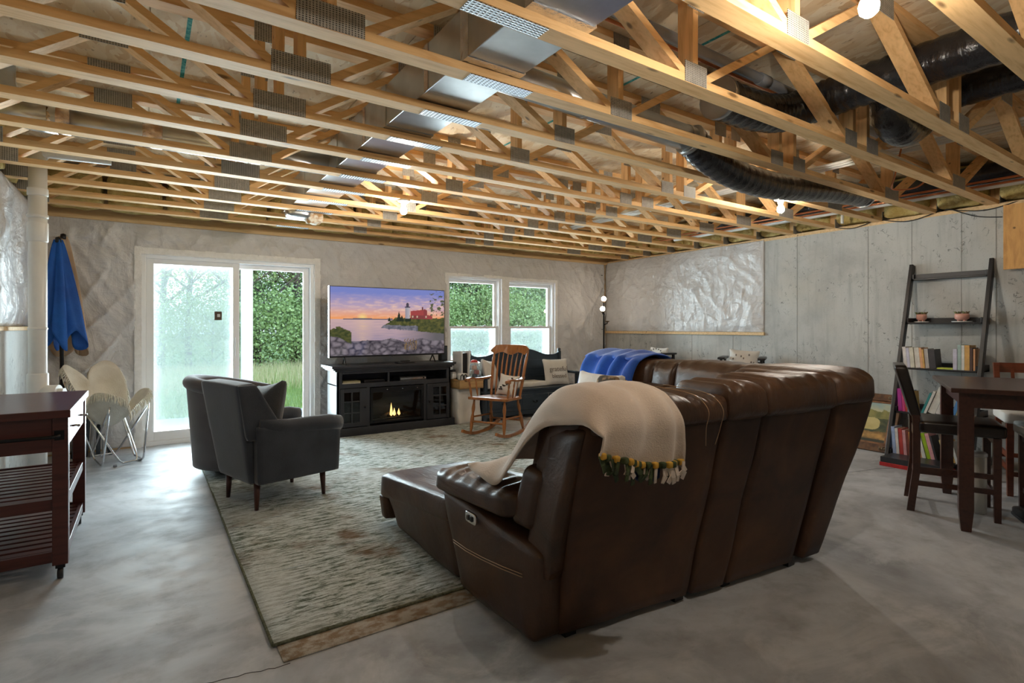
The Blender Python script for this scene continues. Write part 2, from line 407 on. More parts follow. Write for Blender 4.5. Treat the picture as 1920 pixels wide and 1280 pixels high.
simple('dark_leatherette', (.016, .010, .008), .30, 0, (.011, .007, .006), 5, 90, .1)
simple('shelf_black', (.013, .011, .012), .4, 0, (.009, .008, .009), 7)
simple('gilt_frame', (.16, .07, .025), .4, .2, (.06, .025, .012), 16, 30, .6)
simple('gilt_ornament', (.28, .18, .09), .35, .4, (.05, .03, .015), 40, 50, 1.0)
simple('pink_ceramic', (.80, .42, .34), .3)
simple('rust_molding', (.26, .12, .05), .4, .2, (.16, .07, .03), 20)
simple('succulent', (.20, .30, .10), .5, 0, (.16, .06, .05), 30)
simple('brown_label', (.10, .055, .03), .6, 0, (.07, .04, .02), 30)
simple('red_card', (.50, .02, .02), .5, 0, (.35, .015, .015), 20)
simple('stitch', (.50, .33, .20), .8)
simple('rug_edge', (.20, .21, .15), .95, 0, (.08, .09, .05), 60)
simple('rug_pad', (.34, .25, .17), .95, 0, (.56, .53, .48), 16, 120, .8, stretch=(1, 1.6, 1), lo=.42, hi=.58, detail=8)
simple('lawn', (.20, .30, .08), .95, 0, (.11, .19, .04), 6, 60, .6, lo=.3, hi=.7)
simple('patio', (.50, .50, .49), .8, 0, (.42, .42, .41), 3, 60, .1)
simple('bark', (.14, .11, .085), .9, 0, (.07, .055, .04), 12, 30, .5, stretch=(4, 4, 1))
simple('crack', (.035, .03, .026), .9); simple('seam_concrete', (.26, .26, .245), .9)
simple('teal_chalk', (.01, .25, .24), .8, 0, (.10, .42, .38), 40, lo=.45, hi=.55)
simple('foam', (.80, .74, .62), .85, 0, (.55, .30, .12), 18, 30, .8, lo=.40, hi=.55)
simple('jet_stone', (.025, .025, .03), .35)
def leaf_mat(name, a, b):
    m, t, p = nodes(name); oi = t.nodes.new('ShaderNodeObjectInfo'); g = t.nodes.new('ShaderNodeNewGeometry')
    c = ramp(t, g.outputs['Random Per Island'], [(0, a), (1, b)])
    c = mix(t, c, (.20, .22, .05), ramp(t, oi.outputs['Random'], [(.0, (0,0,0)), (1, (.35,)*3)]))
    t.links.new(c, p.inputs['Base Color']); p.inputs['Roughness'].default_value = .6
    p.inputs['Transmission Weight'].default_value = 0
leaf_mat('leaf', (.20, .34, .10), (.44, .58, .22))
leaf_mat('leaf_dark', (.16, .29, .11), (.34, .48, .19))
leaf_mat('straw', (.52, .46, .22), (.72, .64, .36))
leaf_mat('grass_blade', (.22, .36, .08), (.40, .52, .18))
def glass(name, tint=(.93, .97, .95), haze=0.0):
    m = bpy.data.materials.new(name); m.use_nodes = True; MATS[name] = m; t = m.node_tree; t.nodes.clear()
    o = t.nodes.new('ShaderNodeOutputMaterial'); tr = t.nodes.new('ShaderNodeBsdfTransparent'); tr.inputs[0].default_value = (*tint, 1)
    gl = t.nodes.new('ShaderNodeBsdfGlossy'); gl.inputs['Roughness'].default_value = .02
    fr = t.nodes.new('ShaderNodeFresnel'); fr.inputs[0].default_value = 1.45; mx = t.nodes.new('ShaderNodeMixShader')
    t.links.new(fr.outputs[0], mx.inputs[0]); t.links.new(tr.outputs[0], mx.inputs[1]); t.links.new(gl.outputs[0], mx.inputs[2])
    out = mx.outputs[0]
    if haze:
        df = t.nodes.new('ShaderNodeBsdfDiffuse'); df.inputs[0].default_value = (.72, .78, .76, 1); tl = t.nodes.new('ShaderNodeBsdfTranslucent'); tl.inputs[0].default_value = (.72, .78, .76, 1)
        m1 = t.nodes.new('ShaderNodeMixShader'); m1.inputs[0].default_value = .5; t.links.new(df.outputs[0], m1.inputs[1]); t.links.new(tl.outputs[0], m1.inputs[2])
        m2 = t.nodes.new('ShaderNodeMixShader'); m2.inputs[0].default_value = haze; t.links.new(out, m2.inputs[1]); t.links.new(m1.outputs[0], m2.inputs[2]); out = m2.outputs[0]
    t.links.new(out, o.inputs[0])
glass('glass'); glass('screen_mesh', (.90, .92, .90), .26); glass('dark_glass', (.62, .64, .66)); glass('fire_glass', (.70, .71, .72))
def emit(name, c, s):
    m = bpy.data.materials.new(name); m.use_nodes = True; MATS[name] = m; t = m.node_tree; p = t.nodes['Principled BSDF']
    p.inputs['Base Color'].default_value = (.9, .9, .9, 1); p.inputs['Emission Color'].default_value = (*c, 1); p.inputs['Emission Strength'].default_value = s
emit('bulb_glow', (1.0, .92, .80), 540); emit('globe_glow', (1.0, .84, .66), 20); emit('flame', (1.0, .55, .16), 3.0)
def vcol(name, emission=0, rough=.5):
    m, t, p = nodes(name); a = t.nodes.new('ShaderNodeVertexColor'); a.layer_name = 'Col'
    if emission:
        p.inputs['Base Color'].default_value = (.004, .004, .005, 1); p.inputs['Specular IOR Level'].default_value = .5
        t.links.new(a.outputs[0], p.inputs['Emission Color']); p.inputs['Emission Strength'].default_value = emission
    else: t.links.new(a.outputs[0], p.inputs['Base Color'])
    p.inputs['Roughness'].default_value = rough
vcol('tv_picture', .58, .06); vcol('oil_picture', 0, .55)
BOOKCOL = [(.75,.70,.66),(.62,.60,.72),(.72,.68,.55),(.78,.77,.72),(.78,.42,.22),(.55,.52,.50),(.05,.045,.05),(.80,.78,.74),(.42,.55,.52),(.70,.40,.12),(.10,.05,.04),(.62,.05,.22),(.45,.03,.30),(.55,.06,.05),(.35,.45,.70),(.85,.45,.10),(.03,.25,.25),(.72,.70,.66),(.10,.28,.60),(.40,.65,.03),(.75,.38,.40),(.70,.55,.20),(.40,.36,.20),(.22,.05,.03),(.60,.68,.08)]
for i, c in enumerate(BOOKCOL): simple('book_%d' % i, c, .5, 0, tuple(x*.8 for x in c), 25)
simple('page_paper', (.72, .68, .58), .9, 0, (.6, .56, .46), 40, stretch=(1, 30, 1))
# ================================================================== STRUCTURE
XR = lambda y: 6.84-(7.12-y)*.043
YB, XL, YF, ZC = 7.12, -.90, -4.0, 2.453
# floor
fl = struct(MB().box(-1.2, 7.2, YF-.2, 7.32, -.12, 0).build('floor', 'concrete_floor'))
def flat_line(pts, wd, z=.0006):
    m = MB()
    for a, b in zip(pts[:-1], pts[1:]):
        m.beam((a[0], a[1], z), (b[0], b[1], z), wd, .0012)
    return m
random.seed(3)
def crackpts(a, b, n, j):
    return [(a[0]+(b[0]-a[0])*i/n+random.uniform(-j, j), a[1]+(b[1]-a[1])*i/n+random.uniform(-j, j)) for i in range(n+1)]
flat_line(crackpts((.10, 2.28), (.46, 2.215), 14, .006), .0022).build('floor_crack', 'crack', fl)
flat_line(crackpts((3.2, 3.0), (6.0, 2.1), 30, .012), .002).build('floor_crack', 'crack', fl)
# ceiling: subfloor sheets
ce = struct(MB().box(-1.2, 7.2, YF-.2, 7.32, 2.931, 2.96).build('ceiling', 'osb'))
pm = MB().box(0, 1.214, 0, 2.434, 0, .018)
first = None
for i in range(7):
    for j in range(5):
        x, y = -1.2+1.22*i, 7.32-2.44*(j+1)+(.0 if i % 2 else -1.22)*0
        if first is None: first = pm.build('osb_panel', 'osb', ce); o = first
        else: o = first.copy(); col.objects.link(o)
        o.location = (x, y, 2.912)
for ln in ((.18, 2.2, 5.6), (2.62, 1.2, 4.4)):
    MB().box(ln[0], ln[0]+.022, ln[1], ln[2], 2.9105, 2.9118).build('chalk_line', 'teal_chalk', ce)
# back wall with door and window openings
def wall_with_holes(name, x0, x1, z0, z1, y0, y1, holes, mat):
    xs = sorted({x0, x1, *[h[0] for h in holes], *[h[1] for h in holes]}); zs = sorted({z0, z1, *[h[2] for h in holes], *[h[3] for h in holes]})
    m = MB()
    for a, b in zip(xs[:-1], xs[1:]):
        for c, d in zip(zs[:-1], zs[1:]):
            if any(a >= h[0]-1e-6 and b <= h[1]+1e-6 and c >= h[2]-1e-6 and d <= h[3]+1e-6 for h in holes): continue
            m.box(a, b, y0, y1, c, d)
    return struct(m.build(name, mat))
DOOR = (-.045, 1.775, 0, 2.10); W1 = (3.66, 4.60, .72, 2.06); W2 = (4.73, 5.66, .72, 2.04)
wb = wall_with_holes('wall_back', -1.2, 7.2, 0, ZC, YB+.012, YB+.20, [DOOR, W1, W2], 'stud_wood')
wl = struct(MB().box(-1.2, XL, YF, YB+.012, 0, ZC).build('wall_left', 'stud_wood'))
wf = struct(MB().box(-1.2, 7.2, YF-.2, YF, 0, 2.912).build('wall_front', 'concrete_wall'))
wr = MB(); wr.hexa([(XR(YF), YF, 0), (7.2, YF, 0), (7.2, YB+.012, 0), (XR(YB), YB+.012, 0), (XR(YF), YF, ZC-.03), (7.2, YF, ZC-.03), (7.2, YB+.012, ZC-.03), (XR(YB), YB+.012, ZC-.03)])
wro = struct(wr.build('wall_right', 'concrete_wall'))
for y in (1.669, 1.933, 2.354, 2.776, 3.586, 4.5, 5.2, 5.9, 6.5):
    MB().box(XR(y)-.0025, XR(y)+.002, y, y+.0035, 0, ZC-.03).build('form_seam', 'seam_concrete', wro)
# foundation half wall on the left with wooden cap
fw = struct(MB().box(XL, -.845, YF, 6.37, 0, 1.275).build('wall_left_foundation', 'painted_concrete'))
struct(MB().box(XL, -.83, YF, 6.36, 1.275, 1.305).build('trim_1', 'stud_wood', None, .003))
# sill plates and rim boards round the truss space
sp_ = MB(); sp_.hexa([(XR(YF)-.005, YF, ZC-.03), (XR(YF)+.14, YF, ZC-.03), (XR(YB)+.14, YB, ZC-.03), (XR(YB)-.005, YB, ZC-.03), (XR(YF)-.005, YF, ZC+.008), (XR(YF)+.14, YF, ZC+.008), (XR(YB)+.14, YB, ZC+.008), (XR(YB)-.005, YB, ZC+.008)])
struct(sp_.build('trim_2', 'stud_wood'))
struct(MB().box(6.93, 7.2, YF, 7.32, ZC-.03, 2.912).build('trim_3', 'stud_wood'))
struct(MB().box(-1.2, 7.2, 7.13, 7.32, ZC, 2.912).build('trim_4', 'stud_wood'))
struct(MB().box(-1.2, -.97, YF, 7.32, ZC, 2.912).build('trim_5', 'stud_wood'))
struct(MB().box(-.9, 6.84, 7.075, 7.125, ZC-.035, ZC-.002).build('trim_6', 'stud_wood'))
lb = MB()   # wood ledge below the plastic on the right wall
for (a, b) in ((4.02, 7.10),):
    lb.hexa([(XR(a)-.03, a, 1.195), (XR(a)+.01, a, 1.195), (XR(b)+.01, b, 1.195), (XR(b)-.03, b, 1.195), (XR(a)-.03, a, 1.235), (XR(a)+.01, a, 1.235), (XR(b)+.01, b, 1.235), (XR(b)-.03, b, 1.235)])
struct(lb.build('trim_7', 'stud_wood', None, .003))

# ---- plastic sheeting (vapour barrier)
def wrink(p, amp=.062):
    a = noise.noise(Vector((p[0]*1.1, p[1]*1.1, p[2]*.9)))
    r1 = 1-abs(noise.noise(Vector((p[0]*2.0+p[2]*.9, p[1]*2.0, p[2]*.6+a*.7))))*1.6
    r2 = 1-abs(noise.noise(Vector((p[0]*2.8-p[2]*1.9+9, p[1]*2.8, p[2]*.9+a*.6))))*1.6
    r3 = 1-abs(noise.noise(Vector((p[0]*5.5+p[2]*4.5, p[1]*5.5+4, p[2]*1.6+a))))*1.5
    return amp*(.45*a+.40*max(0, r1)**4+.36*max(0, r2)**5+.26*max(0, r3)**4)
def sheet_back():
    m = MB(); x0, x1, z0, z1 = -.88, 6.79, .02, 2.425
    nx, nz = 420, 140; idx = {}
    marg = .05; holes = [(DOOR[0]-marg, DOOR[1]+marg, -1, DOOR[3]+marg), (W1[0]-.03, W2[1]+.03, .70, 2.085)]
    def inside(x, z): return any(h[0] < x < h[1] and h[2] < z < h[3] for h in holes)
    vs_, fs = [], []
    def vid(i, j):
        if (i, j) in idx: return idx[i, j]
        x = x0+(x1-x0)*i/nx; z = z0+(z1-z0)*j/nz
        st = min(1, min(abs(((x-.1) % .6)-.3), .3)/.12)  # pulled tight on the studs
        ed = min(1, (z1-z)/.15)
        y = YB-.004-max(0, wrink((x, 0, z)))*(.5+.5*st)*(.3+.7*ed)
        idx[i, j] = len(vs_); vs_.append((x, y, z)); return idx[i, j]
    for i in range(nx):
        for j in range(nz):
            if inside(x0+(x1-x0)*(i+.5)/nx, z0+(z1-z0)*(j+.5)/nz): continue
            fs.append((vid(i, j), vid(i+1, j), vid(i+1, j+1), vid(i, j+1)))
    m.add(vs_, fs, True); o = m.build('plastic_sheeting', 'plastic_sheet')
    sd = o.modifiers.new('thick', 'SOLIDIFY'); sd.thickness = .002; sd.offset = -1
    return tag(o, 'white wrinkled plastic sheeting over the wall round the sliding door and windows', 'plastic sheet')
sheet_back()
def fn_right(u, v):
    y = 4.03+(7.09-4.03)*u; z = 1.235+(2.44-1.235)*v
    ed = min(1, (1-v)/.12, v/.08, u/.05)
    return (XR(y)-.006-.075*ed*max(0, .15+wrink((3, y*.9, z), 1.0)*.55), y, z)
m = MB().grid(fn_right, 200, 90, .002)
tag(m.build('plastic_sheeting', 'plastic_sheet'), 'white crinkled plastic sheet stapled above the wooden ledge on the concrete wall', 'plastic sheet')
def fn_left(u, v):
    y = 2.5+(6.85-2.5)*u; z = 1.31+(2.45-1.31)*v
    ed = min(1, (1-v)/.1, v/.12)
    return (XL+.012+.11*ed*max(0, .2+wrink((8, y, z), 1.0)*.45), y, z)
tag(MB().grid(fn_left, 110, 40, .002).build('plastic_sheeting', 'plastic_sheet'), 'bulging white plastic sheet above the painted half wall beside the white drain pipe', 'plastic sheet')
# staples in the corner strip
for k in range(6):
    tag(MB().box(6.715, 6.735, 7.088, 7.104, 1.02+.24*k, 1.03+.24*k).build('staple', 'black_metal'), 'small dark staple in the plastic beside the floor lamp', 'staple', 'staples in the corner plastic')

# ---- sliding door
dr = struct(MB().build('door_1', 'white_vinyl')) if False else bpy.data.objects.new('door_1', None); col.objects.link(dr); dr['kind'] = 'structure'; dr.location = (.865, 7.2, 0)
RL = (.865, 7.2, 0)
f = MB(); x0, x1, zt = DOOR[0], DOOR[1], DOOR[3]
f.box(x0, x0+.045, 7.125, 7.30, 0, zt); f.box(x1-.045, x1, 7.125, 7.30, 0, zt); f.box(x0+.045, x1-.045, 7.125, 7.30, zt-.045, zt); f.box(x0+.045, x1-.045, 7.125, 7.32, 0, .05)
f.build('frame', 'white_vinyl', dr, .004, rel=RL)
def sash(xa, xb, za, zb, y, st, rail_b, rail_t, name, th=.04):
    s = MB(); s.box(xa, xa+st, y, y+th, za, zb); s.box(xb-st, xb, y, y+th, za, zb); s.box(xa+st, xb-st, y, y+th, za, za+rail_b); s.box(xa+st, xb-st, y, y+th, zb-rail_t, zb)
    return s
p1 = sash(x0+.045, .92, .05, zt-.045, 7.15, .07, .10, .055, '').build('door_panel', 'white_vinyl', dr, .003, rel=RL)
MB().box(x0+.11, .855, 7.168, 7.172, .14, zt-.095).build('glass_pane', 'glass', p1, rel=RL)
MB().box(x0+.11, .855, 7.262, 7.264, .10, zt-.06).build('insect_screen', 'screen_mesh', dr, rel=RL)
p2 = sash(.85, x1-.045, .05, zt-.045, 7.205, .07, .10, .055, '').build('door_panel', 'white_vinyl', dr, .003, rel=RL)
MB().box(.915, x1-.11, 7.223, 7.227, .14, zt-.095).build('glass_pane', 'glass', p2, rel=RL)
st_ = MB().box(.66, .735, 7.164, 7.167, 1.385, 1.485).build('sticker', 'brown_label', p1, rel=RL); st_['label'] = 'small brown sticker on the glass'
MB().box(.688, .718, 7.1625, 7.1645, 1.42, 1.455).build('sticker_label', 'white_plastic', p1, rel=RL)
h_ = MB().box(.875, .895, 7.12, 7.15, .95, 1.18).build('door_handle', 'white_vinyl', p1, .004, rel=RL)
# rough white trim round the door
def rough_trim(name, segs):
    m = MB()
    for (xa, xb, za, zb) in segs:
        L = max(xb-xa, zb-za); n = max(4, int(L/.05)); horiz = (xb-xa) > (zb-za)
        for i in range(n):
            t0, t1 = i/n, (i+1)/n; j = .006*noise.noise(Vector((i*.7, xa*9, za*7)))
            if horiz: m.box(xa+(xb-xa)*t0, xa+(xb-xa)*t1, 7.085+j, 7.14, za+j, zb+j*1.5)
            else: m.box(xa+j, xb+j*1.5, 7.085+j, 7.14, za+(zb-za)*t0, za+(zb-za)*t1)
    return struct(m.build(name, 'white_trim'))
rough_trim('trim_8', [(x0-.06, x0+.005, 0, zt+.075), (x1-.005, x1+.065, 0, zt+.075), (x0-.06, x1+.065, zt-.005, zt+.065)])
rough_trim('trim_9', [(W1[0]-.05, W1[0]+.004, .68, 2.10), (W2[1]-.004, W2[1]+.045, .68, 2.085), (W1[1]-.004, W2[0]+.004, .68, 2.09), (W1[0], W1[1], 2.055, 2.10), (W2[0], W2[1], 2.035, 2.085), (W1[0], W2[1], .68, .722)])
for k, Wn in enumerate((W1, W2)):
    a, b, za, zb = Wn; wn = bpy.data.objects.new('window_%d' % (k+1), None); col.objects.link(wn); wn['kind'] = 'structure'; L = ((a+b)/2, 7.2, za); wn.location = L
    fr = MB(); fr.box(a, a+.035, 7.13, 7.30, za, zb); fr.box(b-.035, b, 7.13, 7.30, za, zb); fr.box(a+.035, b-.035, 7.13, 7.30, zb-.035, zb); fr.box(a+.035, b-.035, 7.13, 7.32, za, za+.04)
    fr.build('frame', 'white_vinyl', wn, .003, rel=L); mid = 1.30
    lo = sash(a+.035, b-.035, za+.04, mid+.018, 7.155, .045, .06, .036, '').build('lower_sash', 'white_vinyl', wn, .002, rel=L)
    MB().box(a+.075, b-.075, 7.172, 7.176, za+.095, mid-.014).build('glass_pane', 'glass', lo, rel=L)
    hi = sash(a+.035, b-.035, mid-.018, zb-.035, 7.20, .045, .036, .05, '').build('upper_sash', 'white_vinyl', wn, .002, rel=L)
    MB().box(a+.075, b-.075, 7.218, 7.222, mid+.014, zb-.08).build('glass_pane', 'glass', hi, rel=L)
    MB().box(a+.05, b-.05, 7.262, 7.264, za+.05, mid+.01).build('insect_screen', 'screen_mesh', wn, rel=L)
    for xx in (a+.28, b-.28): MB().box(xx-.03, xx+.03, 7.14, 7.158, mid+.018, mid+.032).build('sash_lock', 'white_vinyl', lo, rel=L)

# ================================================================== FLOOR TRUSSES
TW = .089; ZB0, ZB1, ZT0, ZT1 = 2.453, 2.491, 2.873, 2.911
def truss_proto():
    t = thing('floor_truss', 'x', 'truss', (0, 0, 0))
    MB().box(-.96, 6.92, 0, TW, ZB0, ZB1).build('bottom_chord', 'truss_wood', t)
    MB().box(-.96, 6.92, 0, TW, ZT0, ZT1).build('top_chord', 'truss_wood', t)
    def web(xa, za, xb, zb): MB().beam((xa, TW/2, za), (xb, TW/2, zb), .038, TW-.002, (0,1,0)).build('web', 'truss_wood', t)
    b, tp = ZB1-.012, ZT0+.012
    for xa, za, xb, zb in ((-.80, b, -.23, tp), (-.14, tp, .50, b), (.72, b, 1.36, tp), (1.40, tp, 2.12, b), (2.22, b, 2.93, tp), (2.98, tp, 3.70, b), (4.05, b, 4.78, tp), (4.84, tp, 5.50, b), (5.66, b, 6.40, tp)):
        web(xa, za, xb, zb)
    for x in (.485, .58, 2.149, 3.743, 3.935, 5.578, -.90, 6.70):
        MB().box(x, x+.038, .001, TW-.001, ZB1-.004, ZT0+.004).build('post', 'truss_wood_v', t)
    def plate(xa, xb, za, zb):
        m = MB(); m.box(xa, xb, -.0028, .0, za, zb); m.build('nail_plate', 'nail_plate', t)
    for xa, xb in ((.466, .729), (2.09, 2.25), (3.64, 3.79), (3.93, 4.09), (5.45, 5.72), (-.93, -.74), (6.62, 6.80)): plate(xa, xb, ZB0+.002, ZB0+.10)
    for xa, xb in ((-.29, -.08), (1.27, 1.48), (2.86, 3.05), (3.69, 3.83), (3.90, 4.02), (4.70, 4.92), (.47, .62), (2.11, 2.23), (5.54, 5.66)): plate(xa, xb, ZT1-.10, ZT1-.002)
    MB().box(1.22, 1.57, .006, TW-.006, ZB0-.003, ZB0).build('splice_plate', 'tread_plate', t)
    return t
YN = lambda n: 2.137+.488*n
tp0 = truss_proto(); tp0.location = (0, YN(0), 0)
G = 'open web floor trusses under the subfloor'
trs = {0: tp0}
for n in range(-5, 10):
    if n: c = copy_tree(tp0); c.location = (0, YN(n), 0); trs[n] = c
ORD = ['first', 'second', 'third', 'fourth', 'fifth', 'sixth', 'seventh', 'eighth', 'ninth', 'tenth', 'eleventh', 'twelfth', 'thirteenth', 'fourteenth', 'fifteenth', 'sixteenth']
for n, c in trs.items(): tag(c, 'pine floor truss with steel nail plates, %s from the sliding-door wall' % ORD[9-n], 'truss', G)
for ch in trs[-1].children:
    if ch.name.startswith('splice'): ch.location.x = -.28

# ---- insulation batts in the rim
random.seed(11)
def batt(x0, x1, y0, y1, z0, z1, lab, grp):
    sd = random.random()*50
    o = MB().puff((x0, x1, y0, y1, z0, z1), .25, (.1, .1, .0), 8, lambda P, q: Vector((noise.noise(P*9+Vector((sd,0,0))), noise.noise(P*9+Vector((0,sd,0))), noise.noise(P*9)))*.018).build('insulation_batt', 'insulation')
    tag(o, lab, 'insulation', grp)
for n in range(-4, 9):
    y = YN(n)+TW+.01; xr = XR(y)
    batt(xr-.01, xr+.18, y, y+.38, ZC+.03, 2.88, 'yellow fibreglass batt above the concrete wall, %s from the sliding-door wall' % ORD[8-n], 'batts above the concrete wall')
for i in range(15):
    x = -.85+.51*i
    batt(x+.03, x+.47, YN(9)+TW+.14, 7.115, ZC+.06, 2.88, 'yellow fibreglass batt above the sliding-door wall, %s from the drain pipe corner' % ORD[i], 'batts above the door wall')
for n in range(1, 9):
    y = YN(n)+TW+.01
    batt(-.965, -.87, y, y+.38, ZC+.03, 2.88, 'yellow fibreglass batt above the white half wall, %s from the sliding-door wall' % ORD[8-n], 'batts above the half wall')

# ================================================================== CEILING SERVICES
def duct_thing(name, lab, loc, cat='duct'): return thing(name, lab, cat, loc)
# main rectangular duct along y
L = (1.33, 3.4, 2.495); t = duct_thing('supply_duct', 'long rectangular galvanised duct running through the trusses beside the round branch duct', L)
ya = 1.13
for k in range(5):
    yb = ya+(.99 if k < 4 else .99)
    MB().box(1.178, 1.482, ya, yb-.006, 2.497, 2.735).build('duct_section', 'duct_metal', t, .004, rel=L)
    if k < 4: MB().box(1.174, 1.486, yb-.035, yb+.035, 2.493, 2.739).build('drive_cleat' if k else 'foil_seam', 'duct_metal' if k else 'foil', t, rel=L)
    ya = yb
for y in (1.22, 1.6): MB().box(1.172, 1.488, y, y+.05, 2.491, 2.74).build('foil_seam', 'foil', t, rel=L)
for y in (2.50, 3.45): MB().box(1.1755, 1.1775, y, y+.045, 2.5, 2.735).build('foil_tape', 'foil_tape', t, rel=L)
def cyl(p, q, r, n=20): return MB().tube([p, q], r, n)
# round branch duct on the left
L = (.3, 4.40, 2.6); t = duct_thing('branch_duct', 'round galvanised duct with copper tape bands beside the left end of the trusses', L)
cyl((-.45, 4.37, 2.60), (1.18, 4.37, 2.60), .095).build('pipe', 'duct_metal', t, rel=L)
MB().tube([(-.45, 4.37, 2.60), (-.56, 4.38, 2.605), (-.66, 4.41, 2.63), (-.73, 4.44, 2.69), (-.76, 4.45, 2.80), (-.76, 4.45, 2.90)], [.10, .104, .10, .104, .10, .10], 18).build('elbow', 'duct_metal', t, rel=L)
for x in (-.50, -.02, .62): cyl((x, 4.37, 2.60), (x+.11, 4.37, 2.60), .0975).build('tape_band', 'foil_tape', t, rel=L)
# round branch duct on the right
L = (2.3, 2.2, 2.6); t = duct_thing('branch_duct', 'round galvanised duct leading from the rectangular duct to the sagging black flexible duct', L)
cyl((1.48, 2.42, 2.645), (3.12, 2.42, 2.60), .085).build('pipe', 'duct_metal', t, rel=L)
for q in (.4, .96): 
    a = Vector((1.48, 2.42, 2.645)).lerp(Vector((3.12, 2.42, 2.60)), q); d = Vector((1.64, 0, -.045)).normalized()
    cyl(a, a+d*.03, .089).build('crimp_ring', 'duct_metal', t, rel=L)
def spline(pts, n=10):
    P = [Vector(p) for p in pts]; out = []
    for i in range(len(P)-1):
        p0 = P[max(i-1, 0)]; p1 = P[i]; p2 = P[i+1]; p3 = P[min(i+2, len(P)-1)]
        for k in range(n):
            u = k/n; out.append(.5*((2*p1)+(-p0+p2)*u+(2*p0-5*p1+4*p2-p3)*u*u+(-p0+3*p1-3*p2+p3)*u**3))
    out.append(P[-1]); return out
def flex(pts, r, lab, n=14):
    pp = spline(pts, n); L = pts[0]; t = duct_thing('flexible_duct', lab, L)
    m = MB(); rs = [r*(1+.035*math.sin(i*2.1)+.03*noise.noise(Vector((i*.6, r*9, pts[0][0])))) for i in range(len(pp))]
    m.tube(pp, rs, 22)
    o = m.build('jacket', 'flex_black', t, rel=L)
    for a, b in ((pp[0], pp[1]), (pp[-1], pp[-2])):
        d = (b-a).normalized(); MB().tube([a-d*.01, a+d*.025], r*1.05, 22).build('tie_band', 'duct_metal', t, rel=L)
    return t
flex([(3.53, .30, 2.735), (3.53, .72, 2.735), (3.53, 1.20, 2.735), (3.525, 1.55, 2.733), (3.50, 1.76, 2.715), (3.36, 1.90, 2.665), (3.10, 1.935, 2.635), (2.75, 1.935, 2.63)], .115, 'thick black flexible duct crossing the trusses below the bright bulb near the stairs side')
flex([(3.12, 2.42, 2.60), (3.35, 2.42, 2.50), (3.70, 2.42, 2.435), (4.15, 2.42, 2.43), (4.6, 2.42, 2.475), (5.1, 2.42, 2.525), (5.7, 2.42, 2.56)], .105, 'black flexible duct sagging below the trusses beside the ceiling bulb')
flex([(3.86, 1.45, 2.87), (3.79, 1.45, 2.72), (3.82, 1.45, 2.60), (3.95, 1.46, 2.565), (4.10, 1.47, 2.60), (4.22, 1.48, 2.66)], .115, 'short black flexible elbow hanging between two trusses', 8)
flex([(6.36, .2, 2.715), (6.41, 1.4, 2.71), (6.455, 2.4, 2.71), (6.50, 3.4, 2.71), (6.53, 4.2, 2.71), (6.55, 4.9, 2.72)], .10, 'black flexible duct running along the top of the concrete wall')
flex([(4.20, .25, 2.765), (4.20, .72, 2.765), (4.20, 1.10, 2.765), (4.20, 1.27, 2.765)], .092, 'black flexible duct end tucked behind the thick black duct', 8)
# pipes
def pipe_thing(name, pts, r, mat, lab, n=12):
    L = pts[0]; t = thing(name, lab, 'pipe', L); MB().tube(pts, r, n).build('pipe', mat, t, rel=L); return t, L
t, L = pipe_thing('drain_pipe', [(1.35, 1.90, 2.84), (5.0, 1.90, 2.80)], .030, 'pvc_grey', 'grey plastic pipe printed with letters running through the truss webs')
text('pipe_print', 'UNDERGROUND', .034, 'print_black', t, Matrix.Translation((.62, -.0305, -.010)) @ Matrix.Rotation(R(90), 4, 'X'))
cyl((3.1, 1.90, 2.8205), (3.2, 1.90, 2.8195), .036, 14).build('coupling', 'pvc_grey', t, rel=L)
pipe_thing('water_pipe', [(1.9, 2.05, 2.895), (3.6, 2.05, 2.89), (4.8, 2.05, 2.88)], .009, 'copper', 'thin red water tube clipped under the subfloor', 8)
for k, (x, z) in enumerate(((6.18, 2.60), (6.22, 2.57))):
    pipe_thing('water_pipe', [(x, .3, z), (x+.05, 5.4, z)], .011, 'copper', ('upper' if k == 0 else 'lower')+' copper pipe running beside the white pipe along the concrete wall', 8)
t, L = pipe_thing('water_pipe', [(6.30, .3, 2.575), (6.36, 5.2, 2.575)], .028, 'pvc', 'white plastic pipe running along the concrete wall through the trusses', 12)
MB().tube([(6.33, 2.9, 2.575), (6.33, 2.9, 2.44)], .014, 10).build('stub', 'pvc', t, rel=L)
for k in range(3):
    pipe_thing('water_pipe', [(5.22+.06*k, 1.0, 2.80-.004*k), (5.24+.06*k, 6.6, 2.80-.004*k)], .013, 'pvc', ['first', 'second', 'third'][k]+' pale tube of three parallel tubes strapped under the subfloor', 8)
t, L = pipe_thing('vent_pipe', [(4.0, 1.80, 2.60), (5.6, 1.80, 2.565)], .032, 'pvc', 'pale plastic pipe sloping out of the short black elbow')
pts = spline([(5.224, 1.93, 2.795), (5.20, 1.97, 2.56), (5.40, 2.06, 2.505), (5.62, 1.97, 2.53), (5.72, 1.90, 2.62)], 8)
tag(MB().tube(pts, .007, 6).build('water_tube', 'copper'), 'thin orange tube looping below the trusses near the concrete wall', 'tube')
for k, (a, b, s) in enumerate((((6.60, 1.45, 2.47), (6.58, 2.05, 2.47), .06), ((6.60, 2.1, 2.47), (6.62, 2.65, 2.47), .06), ((6.62, 2.7, 2.47), (6.63, 3.15, 2.47), .05), ((6.58, 2.0, 2.46), (6.56, 1.615, 2.32), .03))):
    mid = ((a[0]+b[0])/2, (a[1]+b[1])/2, (a[2]+b[2])/2-s)
    tag(MB().tube(spline([a, mid, b], 8), .005, 6).build('cable', 'black_wire'), ['thin black cable drooping from the truss ends above the ladder shelf', 'thin black cable drooping above the painting side of the ladder shelf', 'thin black cable drooping above the pitted part of the concrete wall', 'thin black cable hanging in front of the plywood board'][k], 'cable')
